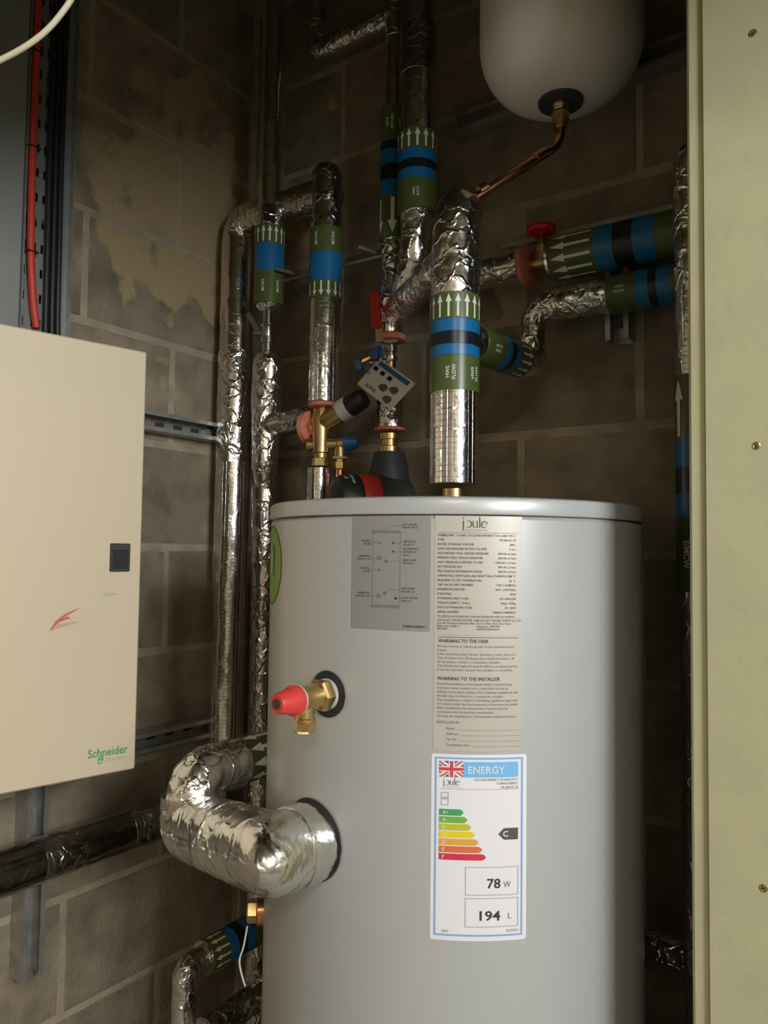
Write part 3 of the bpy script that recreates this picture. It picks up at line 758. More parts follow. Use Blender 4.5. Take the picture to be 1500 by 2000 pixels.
# brass drain plug at the left flank with a string
dp = tank_hit(507, 1790); dn = V((dp.x - TC.x, dp.y - TC.y, 0)).normalized()
dn = (dn * 0.85 - RT * 0.5); dn.z = 0; dn.normalize()
zz = z_row(1788, (dp.x, dp.y)); dp = V((TC.x, TC.y, zz)) + V((dn.x, dn.y, 0)) * TR
dr = thing('drain_plug', dp, 'small brass plug with hanging white string on the cylinder flank', 'plug')
lathe('flange', dp, dn, [(-0.002, 0.021), (0.008, 0.021), (0.010, 0.018)], 'copper', dr)
lathe('hex_plug', dp, dn, [(0.009, 0.014), (0.010, 0.0165), (0.022, 0.0165), (0.024, 0.014)], 'brass', dr, hexa=True)
q = dp + dn * 0.012 + V((0, 0, -0.016)) - V((0, 0.02, 0))
tube('string', [q + V((0, 0.004, 0)), q + V((-.003, 0, -0.03)), q + V((-0.012, 0, -0.050)), q + V((-0.002, -0.004, -0.064)), q + V((0.012, -0.01, -0.074))], 0.0014, 'white', dr, bend=0.01, step=0.004, seg=8)

# ================================================================== lagged pipes
HS = 0.028
# --- hot water flow riser from the top of the cylinder
X, Y = TC.x, TC.y
ZR = lambda py: z_row(py, (X, Y))
R = 0.0372
p = thing('lagged_pipe', (X, Y, zl1), 'thick foil lagged riser on the cylinder top with blue and green hot water tape', 'pipe')
lathe('brass_connector', (X, Y, zl1), (0, 0, 1), [(0, 0.018), (0.004, 0.021), (0.012, 0.021), (0.014, 0.017), (0.03, 0.017)], 'brass', p, hexa=False)
tube('foil_lagging', [(X, Y, ZR(946)), (X, Y, ZR(768))], R, 'foil_grid', p, step=0.01, seg=64)
z0 = ZR(770); H = lambda a: ZR(a) - z0
marker(p, (X, Y, z0), (0, 0, 1), R, [('g', 0, H(703), ('text', ['HWS', 'FLOW'], 0.0082, (-0.006, 0.034), False)), ('b', H(704), H(682), None), ('k', H(683), H(658), None), ('b', H(659), H(634), None), ('g', H(635), H(584), ('up', 0.0142, 0.3))])
tube('foil_wrap', [(X, Y, ZR(588)), (X, Y, ZR(425)), (X + 0.004, Y + 0.03, ZR(382))], lambda s: R + 0.0005 + 0.001 * math.sin(s * 40), 'foil', p, bend=0.05, seg=72, step=0.004, crinkle=0.0013, freq=26, dome1=True)
# branch that leaves the riser towards the back wall, turns up and runs off along the wall
zb = ZR(654); XB = ony(1040, 715, -0.08).x
zlo = z_row(575, (ony(1200, 575, -0.08).x, -0.08))
YW = -0.08
b = thing('lagged_pipe', (X, Y, zb), 'foil lagged branch bending behind the riser, taped blue and green, along the wall', 'pipe')
tube('foil_lagging', [(X, Y + R, zb), (XB, YW - 0.06, zb)], 0.029, 'film', b, seg=48, step=0.006, crinkle=0.0005)
tube('foil_wrap', [(XB, YW - 0.09, zb), (XB, YW, zb + 0.0), (XB, YW, zlo), (XB + 0.18, YW, zlo)], lambda s: 0.027 if s < 0.1 else (0.0225 if s < 0.19 else 0.0285), 'foil', b, bend=0.03, seg=56, step=0.004, crinkle=0.0018, freq=28)
tube('foil_lagging', [(XB + 0.17, YW, zlo), (1.55, YW, zlo)], 0.030, 'foil_smooth', b, seg=48, step=0.02)
ya = Y + 0.065
ax = V((XB - X, (YW - 0.06) - (Y + R), 0)).normalized(); o0 = V((X, Y + R, zb))
marker(b, o0 + ax * 0.022, ax, 0.0298, [('g', 0, 0.050, ('text', ['HWS', 'FLOW'], 0.0065, (-0.006,), True)), ('b', 0.050, 0.068, None), ('k', 0.068, 0.081, None), ('b', 0.081, 0.098, None), ('g', 0.098, 0.135, ('up', 0.0135))], 1.3)
xg = ony(1193, 578, YW).x
def XP(px): return ony(px, 575, YW).x - xg
marker(b, (xg, YW, zlo), (1, 0, 0), 0.0315, [('g', 0, XP(1249), ('text', ['HWS', 'FLOW'], 0.0065, (-0.008,), False)), ('b', XP(1249), XP(1275), None), ('k', XP(1275), XP(1291), None), ('b', XP(1291), XP(1318), None), ('g', XP(1318), XP(1365), None)])
# --- upper wall pipe with the red wheel valve
zu = z_row(470, (ony(1250, 470, YW).x, YW))
u = thing('lagged_pipe', (1.2, YW, zu), 'upper horizontal taped pipe with white left arrows by the red wheel', 'pipe')
xo = ony(1024, 515, YW).x; xr = ony(1080, 490, YW).x
XA = 0.497; YA = -0.10
tube('foil_wrap', [(XA + 0.02, YW, zu), (xo, YW, zu)], 0.0275, 'foil', u, seg=48, step=0.005, crinkle=0.0014)
lathe('foam_end', (xo - 0.004, YW, zu), (1, 0, 0), [(0, 0.030), (0.002, 0.0375), (0.012, 0.0375), (0.014, 0.034), (0.014, 0.01)], 'phenolic', u, seg=28)
tube('copper_pipe', [(xo - 0.01, YW, zu), (xr + 0.02, YW, zu)], 0.011, 'copper', u, step=0.02, seg=20)
tube('foil_lagging', [(xr - 0.003, YW, zu), (1.55, YW, zu)], 0.0365, 'foil', u, seg=48, step=0.008, crinkle=0.0006)
xs0 = ony(1083, 488, YW).x; XQ = lambda px: ony(px, 470, YW).x - xs0
marker(u, (xs0, YW, zu), (1, 0, 0), 0.037, [('g', 0, XQ(1172), ('down', 0.0205)), ('b', XQ(1172), XQ(1208), None), ('k', XQ(1208), XQ(1246), None), ('b', XQ(1246), XQ(1287), None), ('g', XQ(1287), XQ(1350), None)], 1.2)
gv = thing('gate_valve', ((xo + xr) / 2 + 0.004, YW, zu), 'brass gate valve with a red wheel on the upper wall pipe', 'valve')
gx = (xo + xr) / 2 + 0.006
lathe('body', (xo + 0.008, YW, zu), (1, 0, 0), [(0, 0.0135), (0.01, 0.0135), (0.011, 0.0105), (0.03, 0.012), (0.042, 0.0105), (0.043, 0.0135), (0.056, 0.0135)], 'brass', gv)
lathe('bonnet', (gx, YW, zu), (0, 0, 1), [(0.0, 0.013), (0.018, 0.013), (0.02, 0.015), (0.028, 0.015), (0.030, 0.009), (0.044, 0.0075), (0.054, 0.004), (0.062, 0.004)], 'brass', gv)
wv, wf = [], []
n = 48
hw = lathe_vf((gx, YW, zu), (0, 0, 1), [(0.052, 0.006), (0.054, 0.014), (0.056, 0.020)], 24)
prf = [(0.056, 0.019), (0.053, 0.022), (0.054, 0.0255), (0.060, 0.0262), (0.065, 0.024), (0.066, 0.016), (0.063, 0.010), (0.062, 0.004)]
a_, x_, y_ = frame_for((0, 0, 1)); vv_ = []; ff_ = []
pr2 = [(0.052, 0.005)] + prf
for (s_, r_) in pr2:
    for k in range(n):
        t = 2 * math.pi * k / n; rr = r_ * (1 + (0.05 * math.cos(8 * t) if r_ > 0.02 else 0))
        vv_.append(V((gx, YW, zu + s_)) + (x_ * math.cos(t) + y_ * math.sin(t)) * rr)
for i in range(len(pr2) - 1):
    for k in range(n):
        k2 = (k + 1) % n; ff_.append((i * n + k, i * n + k2, (i + 1) * n + k2, (i + 1) * n + k))
ff_.append(tuple(reversed(range(n)))); ff_.append(tuple((len(pr2) - 1) * n + k for k in range(n)))
link('handwheel', vv_, ff_, 'redlever', gv, True)

# --- return pipe: comes down from the ceiling, red lever valve, foil tee, pump
ZA = lambda py: z_row(py, (XA, YA))
a = thing('lagged_pipe', (XA, YA, ZA(840)), 'slim return pipe dropping to the pump, with a downward arrow tape', 'pipe')
tube('foil_lagging', [(XA, YA, ZA(590)), (XA, YA, ZA(60)), ], 0.0175, 'foil_smooth', a, seg=40, step=0.012, crinkle=0.0005)
zc = ZA(30)
xl = ony(618, 85, YA).x
tube('foil_elbow', [(XA, YA, ZA(75)), (XA, YA, zc + 0.05), (XA, YA, zc + 0.14)], 0.0195, 'foil', a, seg=40, step=0.005, crinkle=0.0018)
tube('foil_branch', [(XA, YA, zc), (xl, YA, zc), (xl, YA, zc + 0.16)], 0.0225, 'foil', a, bend=0.02, seg=40, step=0.005, crinkle=0.0018)
z0 = ZA(470); H = lambda q: ZA(q) - z0
marker(a, (XA, YA, z0), (0, 0, 1), 0.0245, [('g', 0, H(390), ('down', 0.030)), ('b', H(390), H(360), None), ('k', H(360), H(330), None), ('b', H(330), H(301), None), ('k', H(301), H(285), None), ('g', H(285), H(214), ('text', ['HWS', 'RETURN'], 0.0085, (-0.008, 0.018), False))])
lathe('tape_core', (XA, YA, z0), (0, 0, 1), [(0.0, 0.0175), (0.0005, 0.0243), (H(214) - 0.0005, 0.0243), (H(214), 0.0175)], 'film', a)
tube('foil_wrap', [(XA, YA, ZA(655)), (XA, YA, ZA(462))], lambda s: 0.022 + 0.004 * math.exp(-((s - 0.06) / 0.03) ** 2), 'foil', a, seg=48, step=0.004, crinkle=0.0028, freq=34)
lathe('foam_end', (XA, YA, ZA(668)), (0, 0, 1), [(0, 0.02), (0.002, 0.030), (0.012, 0.030), (0.016, 0.024)], 'phenolic', a, seg=28)
lathe('compression_fitting', (XA, YA, ZA(708)), (0, 0, 1), [(0, 0.012), (0.006, 0.014), (0.012, 0.014), (0.013, 0.010), (0.020, 0.010), (0.021, 0.013), (0.031, 0.013), (0.032, 0.009), (0.05, 0.009)], 'chrome', a)
tube('copper_pipe', [(XA, YA, ZA(790)), (XA, YA, ZA(700))], 0.0105, 'copper', a, seg=20, step=0.02)
tube('foil_lagging', [(XA, YA, ZA(836)), (XA, YA, ZA(755))], 0.0275, 'foil', a, seg=48, step=0.004, crinkle=0.0014)
lathe('foam_end', (XA, YA, ZA(843)), (0, 0, 1), [(0, 0.022), (0.001, 0.031), (0.006, 0.031), (0.008, 0.027)], 'phenolic', a, seg=28)
# cross piece from the tee to the riser
zt_ = ZA(612)
cr = thing('lagged_pipe', (XA, YA, zt_), 'short crumpled foil pipe slanting from the red lever tee to the riser', 'pipe')
tube('foil_wrap', [(XA + 0.012, YA - 0.004, zt_), (X - 0.022, Y + 0.018, ZR(492))], 0.0265, 'foil', cr, seg=48, step=0.004, crinkle=0.0022, freq=26)
# red lever
lv = thing('lever_handle', (XA, YA - 0.03, ZA(610)), 'red lever handle standing beside the crumpled foil tee', 'lever')
lx = RT.copy(); lx.z = 0; lx.normalize(); ly = V((-lx.y, lx.x, 0))
lc = ony(734, 606, YA - 0.035)
zz = V((0, 0, 1)) * 1.0
tilt = (V((0, 0, 1)) - lx * 0.10).normalized(); lxx = (lx - tilt * lx.dot(tilt)).normalized()
obox('grip', lc, lxx * 0.0105, ly * 0.004, tilt * 0.038, 'redlever', lv, bev=0.002)
obox('shank', lc - tilt * 0.048 + lx * 0.003, lxx * 0.008, ly * 0.0015, tilt * 0.016, 'chrome', lv, bev=0.0008)
obox('shank_arm', lc - tilt * 0.058 + lx * 0.02 + ly * 0.006, lxx * 0.018, ly * 0.0015, tilt * 0.006, 'chrome', lv, bev=0.0008)
# blue butterfly valve with hanging card
bv = thing('isolation_valve', (XA, YA - 0.02, ZA(705)), 'blue butterfly handle valve beside the hanging white card', 'valve')
c1 = ony(735, 690, YA - 0.03); c2 = ony(700, 712, YA - 0.04)
lathe('stem', V((XA, YA, c1.z - 0.01)), (c2 - V((XA, YA, c1.z - 0.01))), [(0, 0.006), (0.03, 0.006), (0.034, 0.009), (0.042, 0.009)], 'chrome', bv, seg=20)
obox('handle_wing', c1, lx * 0.012 + V((0, 0, .008)), ly * 0.004, V((0, 0, 0.011)) - lx * 0.004, 'blue', bv, bev=0.003)
obox('handle_wing', c2, lx * 0.008 + V((0, 0, .002)), ly * 0.004, V((0, 0, 0.013)) - lx * 0.003, 'blue', bv, bev=0.003)
obox('handle_hub', (c1 + c2) / 2, lx * 0.012 + V((0, 0, .006)), ly * 0.003, V((0, 0, 0.005)), 'copper', bv, bev=0.002)
# card
d0 = YA - 0.055
k0, k1, k2, k3 = [ony(px, py, d0) for px, py in ((741, 697), (810, 747), (765, 803), (696, 748))]
e1 = (k1 - k0); W = e1.length; e2 = (k0 - k3); Hh = e2.length
S = Pln(k3, e1, e2)
cdt = thing('hang_tag', k0, 'white cardboard product card with blue stripe hanging off the valve', 'tag')
hx = S.n * 0.0008
obox('card', (k0 + k2) / 2, e1 / 2, e2 / 2, hx, 'whitepl', cdt)
CP = Pln(k3 + hx, e1, e2)
def crect(u0, u1, v0, v1, m, name): v, f = strip2(u0 * W, u1 * W, v0 * Hh, v1 * Hh, 1); put(name, CP, v, f, m, cdt, 0.0003)
crect(0.10, 0.93, 0.80, 0.94, mat('card_blue', (0.01, 0.09, 0.24), 0.5), 'printed_stripe')
for i in range(3): crect(0.05 + 0.20 * i, 0.20 + 0.20 * i, 0.60, 0.76, 'lightink', 'picture_frame'); crect(0.075 + 0.20 * i, 0.175 + 0.20 * i, 0.625, 0.735, 'ink2', 'picture')
for (uu, vv) in ((0.55, 0.36), (0.78, 0.48), (0.80, 0.16)):
    n_ = 9; P = [((uu + 0.10 * math.cos(2 * math.pi * i / n_) * (1 + .2 * (i % 2))) * W, (vv + 0.10 * math.sin(2 * math.pi * i / n_) * (1 + .15 * (i % 3))) * Hh) for i in range(n_)]
    put('pump_picture', CP, P, [tuple(range(n_))], mat('picture_brown', (0.12, 0.075, 0.06), 0.6), cdt, 0.0003)
tv, tf = text2('ALPHA', 0.010, 'LEFT', 0.02); put('lettering', CP, xf(tv, 0.18 * W, 0.10 * Hh, 0.0), tf, 'ink', cdt, 0.0004)
tv, tf = text2('G', 0.010, 'LEFT', 0.03); put('emblem', CP, xf(tv, 0.02 * W, 0.42 * Hh, 0.0), tf, 'ink', cdt, 0.0004)
tube('tie', [k0 + V((0, 0, 0.02)), k0 - e2 * 0.12 + e1 * 0.06 + S.n * 0.002], 0.0016, 'black', cdt, seg=8, step=0.01)
# pump
pz = ZA(975)
pu = thing('circulation_pump', (XA, YA, pz), 'black circulation pump with a red collar behind the cylinder lid', 'pump')
lathe('union_nut', (XA, YA, ZA(887)), (0, 0, 1), [(0, 0.021), (0.001, 0.022), (0.014, 0.022), (0.016, 0.0175), (0.028, 0.0175), (0.029, 0.0215), (0.040, 0.0215), (0.042, 0.018)], 'brass', pu)
tube('volute', [(XA, YA, ZA(884)), (XA, YA, pz - 0.1)], lambda s: 0.030 + 0.012 * math.sin(min(1, s / 0.16) * math.pi), 'charcoal', pu, seg=40, step=0.01)
ma = (V((-0.55, -0.84, 0))).normalized()
pc = ony(768, 975, YA - 0.02)
pc.z = pz - 0.012
lathe('motor_casing', V((XA, YA, pz - 0.012)) + V((0.02, 0, 0)), ma, [(-0.02, 0.050), (0.035, 0.057), (0.05, 0.057)], 'charcoal', pu, seg=48)
lathe('red_collar', V((XA + 0.02, YA, pz - 0.012)), ma, [(0.048, 0.055), (0.052, 0.0565), (0.082, 0.0565), (0.086, 0.054)], 'red', pu, seg=48)
hd = lathe('control_head', V((XA + 0.02, YA, pz - 0.012)), ma, [(0.085, 0.052), (0.088, 0.0555), (0.118, 0.0545), (0.128, 0.049), (0.131, 0.040), (0.1312, 0.01)], 'black', pu, seg=48)
S = Cyl(V((XA + 0.02, YA, pz - 0.012)), ma, (0, 0, 1), 0.0552)
# lettering on the top of the control head, seen from the front
T2 = V(ma).cross(V((0, 0, 1)))
mid = to_cam((XA, YA, pz)); S = Cyl(V((XA + 0.02, YA, pz - 0.012)), ma, (V((0, 0, 1)) + mid * 0.8), 0.0556)
tv, tf = text2('GRUNDFOS', 0.0062, 'CENTER', 0.02)
put('lettering', S, xf(tv, 0.004, 0.103, 0.0), tf, 'white', hd, 0.0006)
P = merge2([stroke2([(0, 0), (0, 0.005)], 0.0012), stroke2([(-0.004, 0.009), (0, 0.005), (0.004, 0.009)], 0.0012), stroke2([(-0.005, 0.0105), (0.005, 0.0105)], 0.0008)])
put('emblem', S, xf(P[0], 0.004, 0.110, 0.0), P[1], 'white', hd, 0.0006)

# --- thick pipe with upward arrows, next to the return
XBp, YBp = ony(815, 300, -0.135).x, -0.135
ZB = lambda py: z_row(py, (XBp, YBp))
b2 = thing('lagged_pipe', (XBp, YBp, ZB(560)), 'thick dark foil pipe with upward arrows beside the slim return pipe', 'pipe')
tube('foil_lagging', [(XBp, YBp, ZB(275)), (XBp, YBp, 2.75)], 0.0335, 'foil_smooth', b2, seg=48, step=0.02)
lathe('foil_joint', (XBp, YBp, ZB(150)), (0, 0, 1), [(0, 0.0335), (0.001, 0.0348), (0.10, 0.0348), (0.101, 0.0335)], 'film', b2)
z0 = ZB(418); H = lambda q: ZB(q) - z0
marker(b2, (XBp, YBp, z0), (0, 0, 1), 0.0365, [('g', 0, H(362), ('text', ['HWS', 'FLOW'], 0.0065, (-0.002,), False)), ('b', H(362), H(343), None), ('k', H(343), H(326), None), ('b', H(326), H(306), None), ('g', H(306), H(266), ('up', 0.0165))])
lathe('tape_core', (XBp, YBp, z0), (0, 0, 1), [(0, 0.03), (0.0005, 0.0363), (H(266) - .0005, 0.0363), (H(266), 0.03)], 'film', b2)
tube('foil_wrap', [(XBp, YBp, ZB(410)), (XBp - 0.004, YBp + 0.004, ZB(500)), (XA + 0.028, YA - 0.02, ZB(590))], lambda s: 0.032 - 0.05 * min(s, 0.2), 'foil', b2, bend=0.05, seg=48, step=0.004, crinkle=0.0016, freq=24)

# --- cold pipe at the left (single blue band, arrows up) with its tee
XC, YC = ony(524, 600, -0.14).x, -0.14
ZC = lambda py: z_row(py, (XC, YC))
c = thing('lagged_pipe', (XC, YC, 0.3), 'left single blue banded cold pipe with upward arrows, reaching the ceiling', 'pipe')
tube('foil_lagging', [(XC, YC, ZC(462)), (XC, YC, 2.75)], 0.0262, 'foil_smooth', c, seg=48, step=0.012, crinkle=0.0004)
lathe('foil_joint', (XC, YC, ZC(455)), (0, 0, 1), [(0, 0.029), (0.05, 0.0285), (0.055, 0.0262)], 'foil', c)
z0 = ZC(597); H = lambda q: ZC(q) - z0
marker(c, (XC, YC, z0), (0, 0, 1), 0.0315, [('g', 0, H(535), ('text', ['MCWS'], 0.0088, (-0.013, 0.020), False)), ('b', H(535), H(484), None), ('g', H(484), H(448), ('up', 0.0142))])
lathe('tape_core', (XC, YC, z0), (0, 0, 1), [(0, 0.02), (0.0005, 0.0313), (H(448) - .0005, 0.0313), (H(448), 0.02)], 'film', c)
tube('foil_collar', [(XC, YC, ZC(612)), (XC, YC, ZC(590))], 0.031, 'foil', c, seg=40, step=0.004, crinkle=0.0025, dome0=True)
lathe('isolating_coupling', (XC, YC, ZC(690)), (0, 0, 1), [(0, 0.012), (0.02, 0.012), (0.021, 0.0155), (0.036, 0.0155), (0.037, 0.012), (0.040, 0.0125), (0.058, 0.0125), (0.060, 0.0155), (0.064, 0.0155), (0.066, 0.011), (0.10, 0.011)], 'chrome', c)
lv2 = obox('valve_lever', V((XC - 0.026, YC - 0.02, ZC(630))), lx * 0.004 + V((0, 0, 0.004)), ly * 0.001, V((0, 0, 0.020)) - lx * 0.012, 'chrome', c, bev=0.0006)
obox('lever_joint', V((XC - 0.012, YC - 0.014, ZC(652))), lx * 0.012, ly * 0.006, V((0, 0, 0.004)), 'chrome', c, bev=0.001)
tube('foil_wrap', [(XC + 0.001, YC, ZC(683)), (XC, YC, ZC(800)), (XC - 0.001, YC, ZC(958))], lambda s: 0.0305 + 0.002 * math.sin(s * 18) - max(0, s - 0.26) * 0.25, 'foil', c, seg=56, step=0.004, crinkle=0.0014, freq=24, dome0=True)
tube('lower_lagging', [(XC - 0.002, YC, ZC(950)), (XC + 0.004, YC, ZC(1100)), (XC + 0.006, YC, 0.0)], 0.026, 'film', c, seg=40, step=0.008, crinkle=0.0012, freq=30)
XD, YD = ony(635, 600, -0.14).x, -0.14
ZD = lambda py: z_row(py, (XD, YD))
zbr = ZC(832)
tube('tee_branch', [(XC + 0.01, YC, zbr), (XD - 0.035, YD, zbr + 0.003)], 0.0265, 'film', c, seg=48, step=0.005, crinkle=0.0012, freq=24)
# --- second cold pipe (single blue band, arrows down) over the brass mixing valve
d = thing('lagged_pipe', (XD, YD, ZD(960)), 'single blue banded cold pipe with downward arrows above the brass valve', 'pipe')
tube('foil_cap', [(XD, YD, ZD(460)), (XD, YD, ZD(318))], 0.0315, 'film', d, seg=48, step=0.005, crinkle=0.0011, freq=24, dome1=True)
lathe('foil_joint', (XD, YD, ZD(452)), (0, 0, 1), [(0, 0.0345), (0.011, 0.0345), (0.012, 0.032)], 'foil_smooth', d)
z0 = ZD(589); H = lambda q: ZD(q) - z0
marker(d, (XD, YD, z0), (0, 0, 1), 0.033, [('g', 0, H(556), ('down', 0.0150, 0.4)), ('b', H(556), H(501), None), ('g', H(501), H(450), ('text', ['MCWS'], 0.0092, (-0.022, 0.014), False))])
tube('foil_lagging', [(XD, YD, ZD(787)), (XD, YD, ZD(448))], 0.0318, 'foil_grid', d, seg=56, step=0.006, crinkle=0.0005)
lathe('foam_end', (XD, YD, ZD(796)), (0, 0, 1), [(0, 0.022), (0.001, 0.031), (0.008, 0.033), (0.009, 0.03)], 'phenolic', d, seg=28)
tube('lower_lagging', [(XD - 0.008, YD, 0.0), (XD - 0.008, YD, ZD(915))], 0.0255, 'foil_grid', d, seg=48, step=0.01)
# --- brass mixing valve
mv = thing('mixing_valve', (XD - 0.004, YD, ZD(905)), 'brass control valve with slanted white and black cartridge under the blue pipe', 'valve')
bx = V((XD - 0.004, YD, 0)); zc_ = ZD(832)
B0 = V((bx.x, bx.y, zc_))
lathe('body', V((bx.x, bx.y, ZD(905))), (0, 0, 1), [(0, 0.017), (0.010, 0.017), (0.011, 0.0145), (0.02, 0.0145), (0.022, 0.0185), (0.06, 0.0195), (0.085, 0.021), (0.10, 0.019), (0.115, 0.016)], 'brass', mv)
lathe('bottom_nut', V((bx.x, bx.y, ZD(912))), (0, 0, 1), [(0, 0.016), (0.002, 0.0195), (0.017, 0.0195), (0.019, 0.016)], 'brass', mv, hexa=True)
lathe('inlet_nut', B0, (-1, 0, 0), [(0.014, 0.018), (0.016, 0.0205), (0.028, 0.0205), (0.030, 0.017)], 'brass', mv, hexa=True)
lathe('foam_ring', B0, (-1, 0, 0), [(0.026, 0.018), (0.027, 0.034), (0.038, 0.035), (0.042, 0.031)], 'phenolic', mv, seg=28)
lathe('inspection_cap', V((bx.x, bx.y, ZD(868))), V((-0.9, -0.44, 0)), [(0.01, 0.012), (0.022, 0.012), (0.023, 0.015), (0.028, 0.015)], 'brass', mv)
ca = (lx * 0.75 - ly * 0.42 + V((0, 0, 0.40))).normalized()
C0 = B0 + V((0, 0, 0.004))
lathe('cartridge_housing', C0, ca, [(0.0, 0.019), (0.028, 0.0205), (0.050, 0.0215), (0.052, 0.019)], 'brass', mv)
lathe('white_ring', C0, ca, [(0.051, 0.0225), (0.054, 0.0235), (0.072, 0.0235), (0.074, 0.021)], 'whitepl', mv)
lathe('black_cap', C0, ca, [(0.073, 0.0215), (0.075, 0.022), (0.108, 0.0205), (0.113, 0.017), (0.114, 0.008)], 'black', mv)
br0 = V((bx.x, bx.y, ZD(868)))
lathe('side_outlet', br0, (lx - ly * 0.15 + V((0, 0, 0.05))), [(0.01, 0.013), (0.034, 0.0125), (0.036, 0.015), (0.048, 0.015), (0.050, 0.012)], 'brass', mv)
lathe('blue_cap', br0, (lx - ly * 0.15 + V((0, 0, 0.05))), [(0.047, 0.015), (0.049, 0.0165), (0.060, 0.016), (0.075, 0.0125), (0.078, 0.009)], mat('cap_blue', (0.02, 0.17, 0.45), 0.4), mv)
so = br0 + lx * 0.040 - ly * 0.006
lathe('down_outlet', so, (0, 0, -1), [(0.004, 0.012), (0.022, 0.0135), (0.026, 0.0135)], 'brass', mv)
lathe('down_washer', so, (0, 0, -1), [(0.026, 0.0165), (0.030, 0.0165)], 'whitepl', mv)
lathe('down_nut', so, (0, 0, -1), [(0.030, 0.011), (0.036, 0.011), (0.037, 0.014), (0.050, 0.014), (0.053, 0.011)], 'brass', mv, hexa=True)
lathe('down_tail', so, (0, 0, -1), [(0.050, 0.0095), (0.11, 0.0095)], 'copper', mv)
# --- corner pipe with its cross piece at the top
XE, YE = 0.055, 0
pe = onx(456, 900, 0.062); XE, YE = 0.062, pe.y
zE1 = z_row(432, (XE, YE))
e = thing('lagged_pipe', (XE, YE, 0.55), 'tall foil lagged pipe standing in the block wall corner', 'pipe')
tube('foil_lagging', [(XE - 0.002, YE - 0.004, z_row(1465, (XE, YE))), (XE, YE, z_row(860, (XE, YE)))], 0.0405, 'foil_grid', e, seg=56, step=0.006, crinkle=0.0012, freq=16)
tube('foil_wrap', [(XE, YE, z_row(905, (XE, YE))), (XE, YE, z_row(690, (XE, YE)))], 0.0412, 'foil', e, seg=56, step=0.004, crinkle=0.0016, freq=20)
tube('upper_lagging', [(XE, YE, z_row(692, (XE, YE))), (XE, YE, zE1 - 0.05)], 0.0385, 'foil_smooth', e, seg=48, step=0.01, crinkle=0.0006)
tube('foil_elbow', [(XE, YE, zE1 - 0.13), (XE, YE, zE1), (XC, YE - 0.005, zE1 - 0.005)], 0.036, 'foil', e, bend=0.045, seg=48, step=0.005, crinkle=0.002, freq=22)
tube('cross_lagging', [(XC - 0.03, YE - 0.005, zE1 - 0.005), (XD, YD + 0.02, zE1 - 0.012)], 0.034, 'film', e, seg=48, step=0.006, crinkle=0.0012, freq=22)
tube('foil_foot', [(XE - 0.002, YE - 0.004, z_row(1462, (XE, YE))), (XE + 0.004, YE - 0.004, onx(180, 1645, 0.084).z + 0.02)], 0.039, 'foil', e, seg=40, step=0.006, crinkle=0.0014)
# --- right-hand riser half hidden by the board
YG = -0.16
g0 = ony(1375, 2000, YG); g1 = ony(1351, 280, YG)
g = thing('lagged_pipe', g0, 'right foil lagged riser half hidden behind the pale board', 'pipe')
axg = (g1 - g0).normalized(); Lg = (g1 - g0).length
def GS(py): return (ony(1360, py, YG).z - g0.z) / axg.z
RG = 0.0275
tube('foil_lagging', [g0 + axg * GS(870), g0 + axg * GS(560)], RG, 'foil_grid', g, seg=48, step=0.01)
tube('foil_wrap', [g0 + axg * GS(575), g0 + axg * GS(330), g1], RG + 0.0008, 'foil', g, seg=48, step=0.004, crinkle=0.002, freq=24, dome1=True)
tube('lower_lagging', [g0 - axg * 0.35, g0 + axg * GS(1150)], RG - 0.0015, 'foil_dull', g, seg=48, step=0.006, crinkle=0.0022, freq=18)
z0 = GS(1155); H = lambda q: GS(q) - z0
lathe('tape_core', g0 + axg * z0, axg, [(0, 0.02), (0.0005, RG + .001), (H(735), RG + .001), (H(734), 0.02)], 'film', g)
marker(g, g0 + axg * z0, axg, RG + 0.001, [('g', 0, H(1012), ('text', ['HWS', 'S/MCW'], 0.0125, (-0.008,), True)), ('b', H(1012), H(964), None), ('k', H(964), H(914), None), ('b', H(914), H(864), None), ('g', H(864), H(735), ('up', 0.026))])
zlow = z_row(1855, (1.0, -0.09))
lo = thing('lagged_pipe', (1.0, -0.09, zlow), 'dim foil pipe low down between cylinder and right riser', 'pipe')
tube('foil_wrap', [(0.93, -0.03, zlow - 0.01), (0.985, -0.075, zlow), (1.6, -0.075, zlow + 0.01)], 0.024, 'foil', lo, bend=0.03, seg=40, step=0.006, crinkle=0.0018)
# --- fat foil offset at the lower port of the cylinder
pt = tank_hit(608, 1643); pn = V((pt.x - TC.x, pt.y - TC.y, 0)).normalized()
S2 = Cyl((TC.x, TC.y, 0), (0, 0, 1), pn, TR)
v, f = disc2(0.002, pt.z + 0.003, 0.050, 36); gr = put('port_grommet', S2, v, f, 'rubber', tank, 0.0018); gr['label'] = 'dark rubber grommet of the lower port'
J1 = pt + pn * 0.060; J2 = V((0.470, -0.562, z_row(1614, (0.470, -0.562)))); J3 = V((0.462, -0.555, z_row(1513, (0.462, -0.555))))
j = thing('lagged_pipe', pt, 'fat crumpled foil pipe bending out of the cylinder lower port', 'pipe')
tube('foil_lagging', [pt + pn * 0.009, pt + pn * 0.033], 0.0485, 'foil_smooth', j, seg=64, step=0.01)
def jr(s): return 0.0475
JM = J1.lerp(J2, 0.55)
mitre_tube('foil_wrap', pt + pn * 0.019, J1, JM, 0.0475, 'foil_large', j, crinkle=0.0010, freq=22)
tube('foil_bend', [J1.lerp(J2, 0.45), J2, J2 + V((-0.002, 0.003, 0.045))], 0.0480, 'foil_large', j, bend=0.03, seg=84, step=0.0035, crinkle=0.0013, freq=20)
tube('foil_elbow', [J2 + V((0, 0.002, 0.02)), J3, J3 + V((0, 0.09, 0.0))], 0.0385, 'foil', j, bend=0.03, seg=72, step=0.0035, crinkle=0.0026, freq=26)
